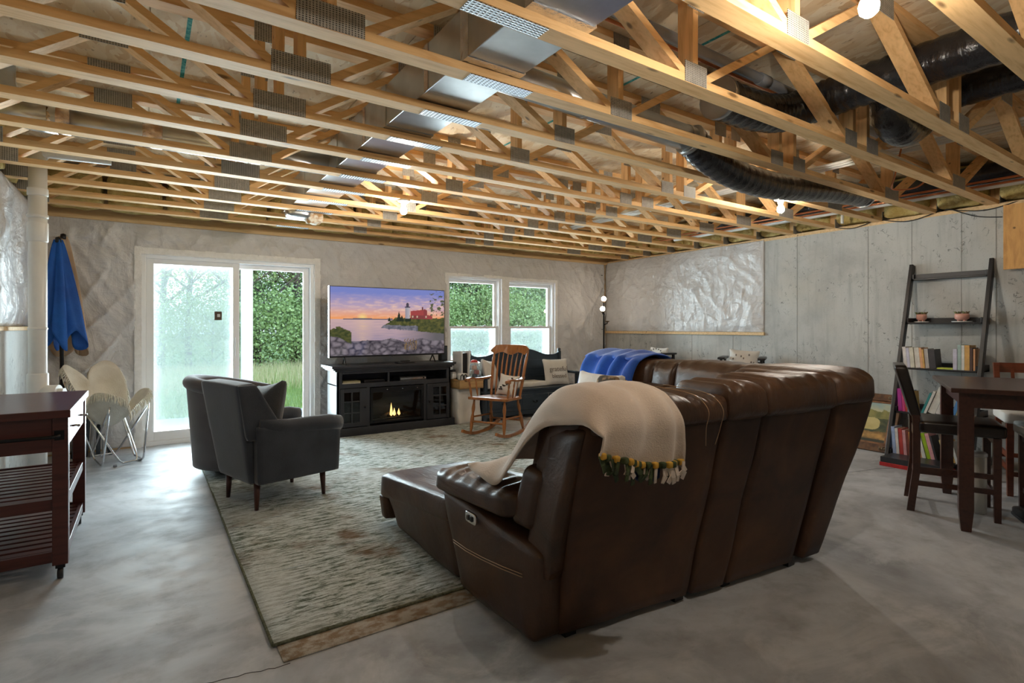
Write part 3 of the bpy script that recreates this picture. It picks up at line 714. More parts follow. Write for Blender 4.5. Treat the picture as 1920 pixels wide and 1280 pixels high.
# foam wrapped duct end near the plastic wall
L = (1.42, 5.72, 2.47); t = thing('duct_boot', 'foam-covered duct boot hanging below the trusses near the door wall', 'duct', L)
MB().puff((1.34, 1.50, 5.66, 5.80, 2.36, 2.495), .5, (.1,)*3, 8, lambda P, q: Vector((noise.noise(P*22), noise.noise(P*22+Vector((3,0,0))), noise.noise(P*22+Vector((0,5,0)))))*.018).build('foam', 'foam', t, rel=L)
MB().puff((1.16, 1.38, 5.64, 5.82, 2.40, 2.50), .4, (.1,)*3, 6).build('boot', 'duct_metal', t, rel=L)
# lamp holders with bulbs
def bulb_lamp(x, y, z, lab, cfl=False):
    t = thing('ceiling_bulb', lab, 'ceiling light', (x, y, z), 0, None)
    MB().lathe([(0, 0), (.055, 0), (.058, -.012), (.040, -.022), (.024, -.030), (.022, -.050), (0, -.050)], 20).build('lampholder', 'white_plastic', t)
    if y < 1: MB().box(-.05, .05, -.055, .05, 0, .05).build('junction_box', 'duct_metal', t, .003)
    MB().lathe([(.013, -.050), (.016, -.060), (.026, -.078), (.031, -.098), (.027, -.118), (.014, -.130), (0, -.133)], 18).build('bulb', 'bulb_glow', t)
bulb_lamp(1.935, 4.62, 2.453, 'bare glowing bulb in a white holder under the trusses before the television')
bulb_lamp(4.70, 2.67, 2.453, 'bare glowing bulb in a white holder beside the sagging black duct')
bulb_lamp(1.97, .82, 2.453, 'bare glowing bulb under the subfloor beside the thick black duct')
# plywood board at the end of the concrete wall
tag(MB().box(6.525, 6.548, .55, 1.60, 1.83, 2.42).build('plywood_board', 'ply_wood', None, .002), 'orange plywood board fixed high on the concrete wall', 'board')
# white drain stack by the left wall
L = (-.685, 5.45, 0); t = thing('drain_stack', 'white plastic drain pipe rising beside the painted half wall', 'pipe', L)
MB().lathe([(.057, 0), (.057, 2.66)], 24).build('pipe', 'pvc', t)
for z0, z1, r in ((2.13, 2.16, .066), (1.95, 2.10, .064), (2.30, 2.36, .064), (.70, .95, .066), (1.28, 1.30, .062)):
    MB().lathe([(r-.004, z0), (r, z0+.008), (r, z1-.008), (r-.004, z1)], 24).build('coupling', 'pvc', t)
MB().tube([(0, 0, .80), (.13, -.05, .80)], .058, 20).build('cleanout', 'pvc', t)
MB().tube([(.12, -.046, .80), (.165, -.063, .80)], .035, 6).build('cleanout_plug', 'pvc', t)
MB().tube([(0, 0, 2.60), (.06, 0, 2.65), (.45, 0, 2.66)], .05, 16).build('elbow', 'pvc', t)
# ================================================================== SECTIONAL SOFA
SO = Vector((1.30, 1.755, 0)); E1 = Vector((.9945, -.1045, 0)); E2 = Vector((.1045, .9945, 0)); KB = -.2556
def S(a, b, z): return SO+E1*a+E2*b+Vector((0, 0, z))
def hx(lo, hi):
    """lo/hi: (a0,a1,b0,b1,z) bottom and top quads in sofa coordinates"""
    q = []
    for (a0, a1, b0, b1, z) in (lo, hi): q += [S(a0, b0, z), S(a1, b0, z), S(a1, b1, z), S(a0, b1, z)]
    return q
sofa = thing('sectional_sofa', 'large brown leather L-shaped sectional sofa with reclined chaise end', 'sofa', tuple(SO))
LS = tuple(SO)
def pleat(fx, amp, ax=E1):
    def w_(P, q):
        t = (P-SO).dot(ax); n_ = noise.noise(Vector((t*9, P.z*5, P.y*2)))
        return Vector((0, 0, 1))*amp*(math.sin(t*fx+n_*4)*.5+n_)*max(0, q[2]+.3) + E2*amp*.5*n_
    return w_
def sp(name, c, mat='leather', r=.3, bulge=(0,0,0), n=10, wr=None, par=None): return MB().puff(c, r, bulge, n, wr).build(name, mat, par or sofa, rel=LS)
soft = lambda P, q: Vector((noise.noise(P*4), noise.noise(P*4+Vector((9,0,0))), noise.noise(P*4+Vector((0,7,0)))))*.008
# rear panels of the run that faces away from the room
for a0, a1 in ((.085, .822), (.845, 1.072), (1.092, 1.60)):
    sp('back_panel', hx((a0+.02 if a0 < .1 else a0, a1, KB*.03, .20, .03), (a0, a1, KB*.925, KB*.925+.22, .925)), 'suede_panel', (.05, .10, .03), (0, .02, 0), (10, 4, 12), soft)
sp('recess_panel', hx((1.59, 1.70, .05, .2, .04), (1.58, 1.72, KB*.92+.06, KB*.92+.22, .93)), 'suede_panel', .05, n=3)
sp('corner_panel', hx((1.685, 1.84, KB*.05, .35, .03), (1.66, 1.98, KB*.9-.01, .30, .93)), 'suede_panel', (.10, .12, .03), (0, .03, 0), (6, 6, 10), soft)
sp('rear_panel', hx((1.72, 1.90, .30, 2.08, .03), (1.85, 2.06, .28, 2.10, .93)), 'suede_panel', (.12, .04, .04), n=(4, 10, 8))
# head cushions
for a0, a1, zt in ((.10, .835, 1.008), (.82, 1.085, 1.045), (1.07, 1.615, 1.055)):
    sp('head_cushion', hx((a0, a1, KB*.9-.035, .10, .885), (a0+.005, a1-.005, KB*.9-.02, .08, zt)), 'leather', (.10 if a1-a0 > .4 else .25, .35, .55), (0, .08, .10), (26, 10, 9), pleat(70, .015))
sp('head_cushion', hx((1.60, 1.95, KB*.9-.03, .42, .89), (1.62, 1.98, KB*.9-.01, .42, 1.065)), 'leather', (.25, .3, .6), (0, .05, .10), (16, 14, 9), pleat(45, .012))
for b0, b1, zt in ((.40, 1.06, 1.05), (1.05, 1.285, 1.04), (1.275, 2.06, 1.045)):
    sp('head_cushion', hx((1.74, 2.15, b0, b1, .72), (1.80, 2.12, b0, b1, zt)), 'leather', (.40, .14 if b1-b0 > .4 else .28, .45), (.08, 0, .08), (10, 22, 10), pleat(50, .010, E2))
# inner backs, seats, base
for a0, a1 in ((.08, .83), (.84, 1.08), (1.09, 1.62)):
    sp('lumbar_cushion', hx((a0, a1, .02, .30, .42), (a0, a1, -.16, .12, .92)), 'leather', (.12, .4, .2), (0, .1, 0), 10)
    sp('seat_cushion', hx((a0, a1, .16, .78, .24), (a0, a1, .16, .80, .46)), 'leather', (.08, .15, .35), (0, 0, .08), 10)
for b0, b1 in ((.40, 1.06), (1.06, 1.28), (1.28, 1.95)):
    sp('lumbar_cushion', hx((1.52, 1.85, b0, b1, .42), (1.68, 1.95, b0, b1, .88)), 'leather', (.4, .12, .2), (.1, 0, 0), 10)
    sp('seat_cushion', hx((1.34, 1.80, b0+.02, b1, .24), (1.32, 1.80, b0+.02, b1, .46)), 'leather', (.15, .08, .35), (0, 0, .08), 10)
sp('corner_seat', hx((1.08, 1.85, .0, .40, .24), (1.08, 1.85, -.02, .40, .45)), 'leather', .15, n=6)
sp('far_arm', hx((1.36, 1.95, 1.93, 2.12, .03), (1.36, 2.0, 1.93, 2.12, .62)), 'leather', (.12, .3, .3), n=8)
sp('base_frame', hx((.12, 1.80, .06, .74, .03), (.12, 1.80, .0, .74, .27)), 'suede_panel', .03, n=3)
sp('base_frame', hx((1.38, 1.85, .74, 2.05, .03), (1.38, 1.85, .74, 2.05, .27)), 'suede_panel', .03, n=3)
for a, b in ((.18, .05), (.80, .05), (1.12, .05), (1.62, .04), (1.80, .12), (1.8, 2.02), (1.45, 2.02)):
    MB().box(-.03, .03, -.03, .03, 0, .05).build('foot', 'black_plastic', sofa).location = S(a, b, 0)-SO
# near arm, chaise, side of the reclined back (world coordinates)
def wp(name, c, mat='leather', r=.3, bulge=(0,0,0), n=10, wr=None, par=None): return MB().puff(c, r, bulge, n, wr).build(name, mat, par or sofa, rel=LS)
arm = wp('arm_panel', [(1.275, 1.745, .03), (1.50, 1.735, .03), (1.50, 2.34, .03), (1.262, 2.33, .03), (1.295, 1.73, .38), (1.48, 1.72, .42), (1.50, 2.58, .47), (1.275, 2.57, .47)], 'leather', (.35, .10, .10), (.10, 0, 0), (8, 14, 12), soft)
wp('arm_pad', [(1.275, 1.93, .46), (1.52, 1.92, .47), (1.53, 2.66, .45), (1.265, 2.66, .43), (1.285, 1.92, .585), (1.51, 1.92, .60), (1.52, 2.64, .565), (1.275, 2.65, .55)], 'leather', (.55, .25, .55), (.06, .03, .15), (10, 44, 10), lambda P, q: Vector((0, 0, .006*math.sin(P.y*60+3*noise.noise(P*6))))*max(0, q[2]))
wp('arm_bolster', [(1.315, 1.82, .44), (1.50, 1.82, .44), (1.50, 1.99, .44), (1.315, 1.99, .44), (1.335, 1.76, .70), (1.50, 1.76, .70), (1.50, 1.90, .72), (1.335, 1.90, .72)], 'leather', (.5, .5, .35), n=10)
wp('back_side', [(1.31, 1.715, .28), (1.46, 1.72, .28), (1.46, 1.90, .30), (1.325, 1.90, .30), (1.345, 1.525, .91), (1.50, 1.51, .91), (1.50, 1.74, .90), (1.365, 1.74, .90)], 'leather', (.35, .08, .08), n=(6, 8, 10), wr=soft)
wp('back_wing', [(1.345, 1.70, .66), (1.52, 1.70, .66), (1.52, 1.86, .70), (1.35, 1.86, .70), (1.365, 1.53, .97), (1.52, 1.53, .98), (1.52, 1.72, 1.0), (1.37, 1.72, .98)], 'leather', (.45, .35, .3), n=10, wr=soft)
ch = wp('chaise_side', [(1.285, 2.38, .04), (1.93, 2.38, .04), (1.93, 3.20, .05), (1.30, 3.22, .05), (1.285, 2.48, .36), (1.94, 2.48, .36), (1.94, 3.42, .26), (1.295, 3.43, .26)], 'leather', (.06, .07, .12), (.03, 0, 0), (8, 14, 10), soft)
wp('footrest_pad', [(1.275, 2.45, .30), (1.95, 2.45, .30), (1.95, 3.47, .17), (1.285, 3.48, .17), (1.28, 2.45, .43), (1.95, 2.45, .43), (1.95, 3.47, .335), (1.29, 3.48, .335)], 'leather', (.07, .06, .55), (0, 0, .10), (12, 16, 8), soft)
wp('footrest_flap', [(1.285, 3.36, .05), (1.94, 3.36, .05), (1.94, 3.44, .05), (1.285, 3.44, .05), (1.28, 3.40, .20), (1.95, 3.40, .20), (1.95, 3.49, .20), (1.28, 3.49, .20)], 'leather', (.08, .5, .3), n=8)
wp('chaise_seat', [(1.50, 1.95, .25), (2.0, 1.95, .25), (2.0, 2.55, .25), (1.50, 2.55, .25), (1.50, 1.95, .46), (2.0, 1.95, .46), (2.0, 2.55, .45), (1.50, 2.55, .45)], 'leather', .15, n=6)
for dz in (0, .012):
    MB().tube([(1.2675, 2.40, .232+dz), (1.2565, 2.25, .240+dz), (1.2555, 2.1, .252+dz), (1.264, 1.95, .264+dz), (1.279, 1.82, .275+dz)], .0016, 6).build('seam', 'stitch', sofa, rel=LS)
cp = MB().puff((1.252, 1.266, 2.155, 2.255, .385, .435), (.3, .45, .45), n=6).build('control_plate', 'chrome', sofa, rel=LS)
for y in (2.19, 2.222): MB().puff((1.246, 1.256, y-.013, y+.013, .398, .422), .5, n=4).build('button', 'black_plastic', cp, rel=LS)
for k, a in enumerate((.66, .745)):   # loose threads
    MB().tube(spline([S(a-.12, -.06, 1.045), S(a-.03, -.22, 1.02), S(a, -.285, .96), S(a+.005, -.27, .88), S(a+.03*(1-k), -.245, .80)], 6), .0015, 5).build('loose_thread', 'stitch', sofa, rel=LS)

# ---- beige throw over the reclined back
thr = thing('throw_blanket', 'beige fleece throw with knotted fringe draped over the sofa back', 'blanket', (1.55, 1.6, 1.0)); LT = (1.55, 1.6, 1.0)
PA = [(2.36, .61), (2.22, .655), (2.09, .69), (1.98, .83), (1.87, .965), (1.75, 1.045), (1.62, 1.055), (1.50, 1.035), (1.425, .96), (1.415, .88), (1.42, .83)]
PBr = [(2.02, .68), (1.99, .74), (1.95, .85), (1.89, .945), (1.81, 1.02), (1.71, 1.055), (1.60, 1.06), (1.48, 1.03), (1.40, .945), (1.395, .85), (1.405, .77)]
ca = spline([(0, y, z) for y, z in PA], 8); cb = spline([(0, y, z) for y, z in PBr], 8); NC = len(ca)-1
def fn_throw(u, v):
    i = v*NC; k = min(int(i), NC-1); f_ = i-k
    A = ca[k].lerp(ca[k+1], f_); B = cb[k].lerp(cb[k+1], f_); P = A.lerp(B, u)
    x = 1.325+.36*u+(.05*v*u)+(1-u)*(.03*math.sin(v*3.1))
    fold = math.sin(u*16+v*3+2*noise.noise(Vector((u*2, v*2, 3))))*(.005+.014*max(0, v-.45)*2+.008*(1-v))
    z = P.z+fold*(.4 if v < .7 else .2)+.012; y = P.y-fold*(1.0 if v > .6 else .3)-.06*u*(v > .99)*0
    if v > .75: z -= (v-.75)*.10*math.sin(u*math.pi*1.0-.2)
    y -= .008
    if u < .22:   # left edge hangs down the side of the back
        k = 1-u/.22; dr = k*k*(.17*max(0, math.sin(min(1, v*1.15)*math.pi))**.8); z -= dr; x -= .028*min(1, dr*12)
    return (x, y-.1045*(x-1.33)*.6, z)
MB().grid(fn_throw, 46, 70, .006).build('cloth', 'throw_fleece', thr, rel=LT)
random.seed(21)
for i in range(34):
    u = .05+.94*i/33; P = Vector(fn_throw(u, 1.0)); j = random.uniform(-.012, .012)
    mt = random.choice(['throw_fleece', 'camo_green', 'throw_fleece', 'camo_green', 'throw_fleece'])
    a = P+Vector((j, -.006, .006)); b = a+Vector((random.uniform(-.03, .03), random.uniform(-.012, .0), -random.uniform(.03, .055))); c_ = b+Vector((random.uniform(-.02, .02), .004, -random.uniform(.012, .03)))
    m = MB(); wd = random.uniform(.012, .024)
    m.beam(a, b, wd, .004, (0, 1, .2)); m.beam(b, c_, wd*.9, .004, (0, 1, .2)); m.build('fringe_tie', mt, thr, rel=LT)
    if i % 2 == 0:
        MB().puff((P.x-.012, P.x+.012, P.y-.020, P.y+.004, P.z-.008, P.z+.016), .5, n=4).build('fringe_knot', 'gold_cloth' if i % 4 == 0 else 'camo_green', thr, rel=LT)
m = MB(); m.grid(lambda u, v: tuple(Vector(fn_throw(.28+.4*u, 1.0))+Vector((0, .002+.006*v, .012-.065*v+.008*math.sin(u*20)))), 14, 4, .003); m.build('lining', 'navy_cloth', thr, rel=LT)
# ---- blue blanket on the far run
bl = [(1.58, .58), (1.62, .68), (1.66, .80), (1.70, .95), (1.77, 1.05), (1.88, 1.088), (1.97, 1.083), (2.03, 1.06), (2.07, 1.02)]
cc = spline([(a, 0, z) for a, z in bl], 8); NB = len(cc)-1
def fn_blue(u, v):
    i = v*NB; k = min(int(i), NB-1); P = cc[k].lerp(cc[k+1], i-k)
    b = 1.38+.70*u+.025*math.sin(v*5); fold = .022*math.sin(u*23+v*2+3*noise.noise(Vector((u*3, v*2, 1))))+.008*noise.noise(Vector((u*12, v*6, 2)))
    return S(P.x-fold*(1 if v < .5 else -1)+.03*max(0, 1-u/.12)*(v < .5), b, P.z+fold*.7+.01-.03*max(0, 1-u/.12))
o = MB().grid(fn_blue, 60, 60, .006).build('throw_blanket', 'blue_fleece'); tag(o, 'bright blue fleece blanket draped over the far end of the sectional sofa', 'blanket')
def pillow(name, lab, loc, rot, sx, sz, th, mat, cat='pillow'):
    t = thing(name, lab, cat, loc); t.rotation_euler = rot
    def w_(P, q):
        k = abs(q[0]*q[2]); return Vector((math.copysign(k**4*.02, q[0]), -P.y*(max(abs(q[0]), abs(q[2]))**3)*.75, math.copysign(k**4*.02, q[2])))+Vector((noise.noise(P*9), noise.noise(P*9+Vector((5,0,0))), 0))*.004
    MB().puff((-sx/2, sx/2, -th/2, th/2, -sz/2, sz/2), (.12, .6, .12), (0, .25, 0), (16, 8, 16), w_).build('cover', mat, t)
    return t
t = pillow('throw_pillow', 'white pillow with a camouflage strip lying before the blue blanket', S(1.43, 1.52, .70), (R(-15), 0, R(-96)), .52, .48, .15, 'pillow_white')
MB().puff((.04, .262, -.080, .080, -.236, .236), (.3, .6, .2), (0, .2, 0), (8, 6, 8)).build('camouflage_strip', 'camo_tan', t)

# ================================================================== RUG
t = thing('area_rug', 'large distressed green and cream rug under the armchairs and coffee area', 'rug', (2.2, 4.4, 0)); 
MB().puff((.425, 3.77, 2.36, 6.35, .0068, .019), (.003, .003, .8), n=(40, 40, 3), wr=lambda P, q: Vector((.006*noise.noise(P*3), .008*noise.noise(P*2.5+Vector((4,0,0))), .0015*noise.noise(P*4)))).build('pile', 'rug', t, rel=(2.2, 4.4, 0))
MB().tube([(.426, 2.36, .012), (.424, 3.5, .012), (.428, 5, .012), (.426, 6.35, .012)], .007, 6).build('edge_binding', 'rug_edge', t, rel=(2.2, 4.4, 0))
MB().tube([(.426, 2.36, .012), (2.0, 2.358, .012), (3.77, 2.36, .012)], .007, 6).build('edge_binding', 'rug_edge', t, rel=(2.2, 4.4, 0))
o = MB().puff((.44, 3.7, 2.232, 6.3, .0, .0065), (.003, .003, .6), n=(20, 20, 2)).build('under_rug', 'rug_pad'); tag(o, 'tan thin rug sticking out from under the green rug', 'rug')

# ================================================================== GREY ARMCHAIR (seen from behind)
ac = thing('armchair', 'dark grey upholstered armchair with tapered wooden legs on the rug', 'armchair', (.80, 4.43, .0205), R(16))
def lp(par, name, c, mat, r=.3, bulge=(0,0,0), n=8, wr=None): return MB().puff(c, r, bulge, n, wr).build(name, mat, par)
lp(ac, 'backrest', [(-.29, -.26, .19), (-.13, -.26, .19), (-.13, .26, .19), (-.29, .26, .19), (-.40, -.315, .885), (-.27, -.30, .895), (-.27, .30, .895), (-.40, .315, .885)], 'grey_velvet', (.22, .08, .06), (0, 0, .02), (8, 14, 14))
for s in (-1, 1):
    y0, y1 = (-.355, -.25) if s < 0 else (.25, .355)
    lp(ac, 'arm', [(-.26, y0*.9 if s < 0 else y0, .19), (.35, y0*.97, .19), (.35, y1*.97, .19), (-.26, y1 if s < 0 else y1*.9, .19), (-.28, y0, .60), (.36, y0, .52), (.36, y1, .52), (-.28, y1, .60)], 'grey_velvet', (.05, .15, .05), n=(12, 6, 10))
    MB().tube([(-.26, s*.302, .60), (-.05, s*.305, .565), (.13, s*.308, .56), (.28, s*.31, .555), (.37, s*.31, .54)], [.050, .058, .062, .064, .060], 16).build('arm_roll', 'grey_velvet', ac)
    ya, yb = (-.32, -.262) if s < 0 else (.262, .32)
    lp(ac, 'wing', [(-.33, ya, .50), (-.06, ya, .53), (-.06, yb, .53), (-.33, yb, .50), (-.395, ya, .885), (-.27, ya, .885), (-.27, yb, .885), (-.395, yb, .885)], 'grey_velvet', (.2, .4, .12), n=8)
lp(ac, 'seat_base', (-.22, .34, -.26, .26, .19, .36), 'grey_velvet', (.06, .06, .1))
lp(ac, 'seat_cushion', (-.18, .36, -.25, .25, .35, .47), 'grey_velvet', (.12, .12, .5), (0, 0, .1))
for x, y in ((-.225, -.225), (-.225, .225), (.27, -.235), (.27, .235)):
    MB().tube([(x, y, .20), (x*1.03, y*1.03, .0)], [.024, .0135], 14).build('leg', 'walnut_leg', ac)
pillow('throw_pillow', 'dark grey square pillow leaning in the grey armchair', (.80-.04, 4.43+.02, .665), (R(14), R(10), R(106)), .40, .40, .15, 'grey_pillow')
# ---- swivel barrel chair behind it
sc = thing('swivel_chair', 'taupe rounded swivel chair on a round base behind the grey armchair', 'armchair', (.78, 5.48, .0205), R(-4))
def shell(r0, r1, ztop, name, mat):
    m = MB(); N = 44; prof = []
    def fn(u, v):
        th = R(180)+R(-118+236*u); ex = max(0, math.cos(th-R(180)))
        zt = .60+.20*max(0, math.cos((u-.5)*2.3))**1.5 if True else 0
        rr = r0+(.05*v if name == 'outer_shell' else 0); x = math.cos(th)*rr*1.02; y = math.sin(th)*rr
        return (x, y, .075+(zt-.075)*v)
    m.grid(fn, N, 14, r1); return m.build(name, mat, sc)
shell(.40, .07, .8, 'outer_shell', 'taupe_velvet')
roll = []
for k in range(45):
    u = k/44; th = R(180)+R(-118+236*u); zt = .60+.20*max(0, math.cos((u-.5)*2.3))**1.5; roll.append((math.cos(th)*.46, math.sin(th)*.45, zt))
MB().tube(roll, .060, 14).build('rolled_edge', 'taupe_velvet', sc)
lp(sc, 'seat_base', (-.33, .30, -.34, .34, .075, .32), 'taupe_velvet', (.3, .3, .1))
lp(sc, 'seat_cushion', (-.28, .44, -.33, .33, .30, .48), 'taupe_velvet', (.18, .18, .5), (0, 0, .1), 10)
MB().tube([(math.cos(R(a))*.27, math.sin(R(a))*.27, .012) for a in range(0, 360, 12)], .014, 8, closed=True).build('base_ring', 'black_metal', sc)
for a in (0, 90): MB().beam((math.cos(R(a))*.27, math.sin(R(a))*.27, .02), (-math.cos(R(a))*.27, -math.sin(R(a))*.27, .02), .03, .012).build('base_bar', 'black_metal', sc)
MB().lathe([(.05, .02), (.04, .09)], 16).build('swivel_post', 'black_metal', sc)
pillow('throw_pillow', 'small taupe pillow inside the rounded swivel chair', (.60, 5.48, .64), (R(12), 0, R(92)), .36, .30, .13, 'taupe_velvet')

# ================================================================== BUTTERFLY CHAIR
bc = thing('butterfly_chair', 'cream canvas butterfly chair with fringe on silver tube frame', 'chair', (-.30, 6.50, 0)); LB = (-.30, 6.50, 0)
TL, TR_, FR_, FL_ = Vector((-.70, 6.45, .93)), Vector((-.31, 6.90, .95)), Vector((.08, 6.46, .645)), Vector((-.27, 6.16, .655))
CE = Vector((-.30, 6.50, .36))
def fn_sling(u, v):
    ph = 2*math.pi*u; rr = v*(.80+.40*abs(math.sin(2*ph))**.9); s, t_ = rr*math.cos(ph), rr*math.sin(ph)
    uu, vv = (s+1)/2, (t_+1)/2
    B = FL_*(1-uu)*(1-vv)+FR_*uu*(1-vv)+TR_*uu*vv+TL*(1-uu)*vv
    P = B; bs = .30+.45*max(0, math.sin(ph)); h = min(1, (rr/(.8+.4*abs(math.sin(2*ph))**.9))**1.9)*(bs+(1-bs)*abs(math.sin(2*ph))**.8)
    cz = TL.z*(1-uu)*vv+TR_.z*uu*vv+FR_.z*uu*(1-vv)+FL_.z*(1-uu)*(1-vv)
    return (P.x, P.y, CE.z+(cz-CE.z)*1.05*h+.006*math.sin(s*9+t_*7))
MB().grid(fn_sling, 72, 20, .006).build('canvas_sling', 'canvas_cloth', bc, rel=LB)
fr = MB(); random.seed(5)
for e in range(1):
    for k in range(180):
        u, v = k/180, 1.0
        P = Vector(fn_sling(u, v)); d = (P-CE); d.z = 0; d = d.normalized()
        fr.tube([P, P+d*.018+Vector((random.uniform(-.006, .006), 0, -.03)), P+d*.02+Vector((random.uniform(-.012, .012), random.uniform(-.01, .01), -.075))], [.004, .0055, .003], 5, False)
o = fr.build('fringe', 'fringe_cotton', bc, rel=LB); o['kind'] = 'stuff'
for pts in (((-.63, 6.46, .80), (-.20, 6.28, .02), (-.06, 6.38, .02), (-.31, 6.83, .82)), ((-.28, 6.215, .56), (-.45, 6.80, .02), (-.25, 6.86, .02), (.02, 6.465, .55)),
            ((-.63, 6.46, .80), (-.42, 6.66, .02), (-.33, 6.20, .02), (-.28, 6.215, .56)), ((-.31, 6.83, .82), (-.10, 6.62, .02), (-.02, 6.36, .02), (.02, 6.465, .55))):
    pp = []
    for a, b in zip(pts[:-1], pts[1:]):
        for k in range(8): pp.append(Vector(a).lerp(Vector(b), k/8))
    pp.append(Vector(pts[-1])); pp = [pp[0]]+[(pp[i-1]+pp[i]*2+pp[i+1])/4 for i in range(1, len(pp)-1)]+[pp[-1]]
    MB().tube(pp, .009, 8).build('frame_tube', 'chrome', bc, rel=LB)
for p in ((-.05, 6.42, .012), (-.24, 6.26, .012), (-.36, 6.80, .012)): MB().puff((p[0]-.016, p[0]+.016, p[1]-.016, p[1]+.016, 0, .024), .4, n=4).build('foot_cap', 'pvc_grey', bc, rel=LB)
# folded blue-grey thing against the wall behind it: a folding camp chair bundle
fb = thing('folded_chair', 'folded blue-grey striped camp chair leaning behind the butterfly chair', 'folded chair', (-.46, 6.91, 0))
for k in range(7):
    MB().puff([(-.16+.05*k, -.05, .0), (-.125+.05*k, -.05, .0), (-.125+.05*k, .03, .0), (-.16+.05*k, .03, .0), (-.12+.04*k, .03, .50-.012*k*k), (-.085+.04*k, .03, .50-.012*k*k), (-.085+.04*k, .10, .50-.012*k*k), (-.12+.04*k, .10, .50-.012*k*k)], (.4, .4, .1), n=5).build('fabric_fold', 'pvc_grey' if k % 2 else 'navy_paint', fb)
# ---- umbrellas in the corner
def umbrella(name, lab, top, bot_z, L_, rmax, mat, seed, lean, flat):
    t = thing(name, lab, 'umbrella', (top[0]+lean[0], top[1]+lean[1], 0)); RL = (top[0]+lean[0], top[1]+lean[1], 0)
    T = Vector(top); Bm = Vector((top[0]+lean[0], top[1]+lean[1], 0.0)); ax = (Bm-T).normalized()
    MB().tube([T-ax*.0, Bm], .016, 10).build('pole', 'black_metal', t, rel=RL)
    MB().lathe([(.0, .03), (.022, .02), (.026, -.02), (.02, -.03)], 12, T).build('cap', 'black_plastic', t, rel=RL)
    Ls = L_
    def fn(u, v):
        th = 2*math.pi*u; r = (.02+rmax*(v**.8))*(1+.38*math.sin(th*4+seed+v*1.3)+.12*math.sin(th*9+seed*2))
        ext = Ls*(1+.10*math.sin(th*4+seed)*v)
        P = T+ax*(ext*v); sd = ax.cross(Vector((0, 1, 0))).normalized(); up = sd.cross(ax)
        return P+sd*math.cos(th)*r*1.15+up*math.sin(th)*r*flat
    m = MB(); m.grid(fn, 72, 22, .003); m.build('folded_canopy', mat, t, rel=RL)
    return t
umbrella('patio_umbrella', 'folded bright blue umbrella leaning in the corner beside the drain pipe', (-.69, 6.66, 2.13), 1.14, .96, .100, 'umbrella_blue', .4, (.05, .0), .70)
umbrella('patio_umbrella', 'large folded tan umbrella leaning behind the blue umbrella', (-.68, 6.93, 2.20), .9, 1.08, .115, 'umbrella_tan', 2.0, (-.02, .0), .55)

# ================================================================== KITCHEN CART
kc = thing('kitchen_cart', 'dark wooden kitchen cart with slatted shelves and black towel bar on casters', 'cart', (-.58, 4.12, 0)); LK = (-.58, 4.12, 0)
kx0, kx1, ky0, ky1 = -.83, -.335, 3.62, 4.62
MB().box(kx0-.01, kx1+.012, ky0-.03, ky1+.03, .835, .875).build('top', 'dark_cart', kc, .004, rel=LK)
for x in (kx0, kx1-.065):
    for y in (ky0, ky1-.065):
        MB().box(x, x+.065, y, y+.065, .075, .835).build('leg', 'dark_cart', kc, .003, rel=LK)
        cs = MB().box(x+.012, x+.052, y+.012, y+.052, .055, .076).build('caster', 'black_metal', kc, rel=LK)
        MB().lathe([(.012, -.012), (.027, -.012), (.028, 0), (.027, .012), (.012, .012)], 16, (x+.032, y+.025, .028), Matrix.Rotation(R(90), 3, 'Y')).build('wheel', 'black_plastic', cs, rel=LK)
for y in (ky0+.008, ky1-.03): MB().box(kx0+.065, kx1-.065, y, y+.022, .66, .835).build('apron', 'dark_cart', kc, .002, rel=LK)
MB().box(kx0+.008, kx0+.03, ky0+.065, ky1-.065, .66, .835).build('apron', 'dark_cart', kc, .002, rel=LK)
for k in range(2):
    ya = ky0+.07+k*.435; d_ = MB().box(kx1-.03, kx1-.008, ya, ya+.425, .672, .828).build('drawer', 'dark_cart', kc, .003, rel=LK)
    MB().tube([(kx1-.008, ya+.21, .75), (kx1+.022, ya+.21, .75)], .006, 8).build('knob_stem', 'chrome', d_, rel=LK)
    MB().tube([(kx1+.022, ya+.185, .75), (kx1+.022, ya+.235, .75)], .007, 10).build('knob', 'chrome', d_, rel=LK)
MB().tube([(kx0+.09, ky0, .745), (kx0+.09, ky0-.045, .745), (kx0+.11, ky0-.055, .745), (kx1-.06, ky0-.055, .745), (kx1-.035, ky0-.045, .745), (kx1-.035, ky0, .745)], .009, 10).build('towel_bar', 'black_metal', kc, rel=LK)
for x in (kx0+.09, kx1-.035): MB().box(x-.02, x+.02, ky0-.008, ky0, .72, .77).build('bar_mount', 'black_metal', kc, .002, rel=LK)
for zs in (.395, .125):
    for y in (ky0+.01, ky1-.035): MB().box(kx0+.06, kx1-.06, y, y+.024, zs-.035, zs+.02).build('shelf_rail', 'dark_cart', kc, .002, rel=LK)
    for x in (kx0+.01, kx1-.032): MB().box(x, x+.022, ky0+.06, ky1-.06, zs-.035, zs+.02).build('shelf_rail', 'dark_cart', kc, .002, rel=LK)
    for k in range(11):
        y = ky0+.055+k*.083; MB().box(kx0+.03, kx1-.03, y, y+.055, zs, zs+.014).build('slat', 'dark_cart', kc, .002, rel=LK)
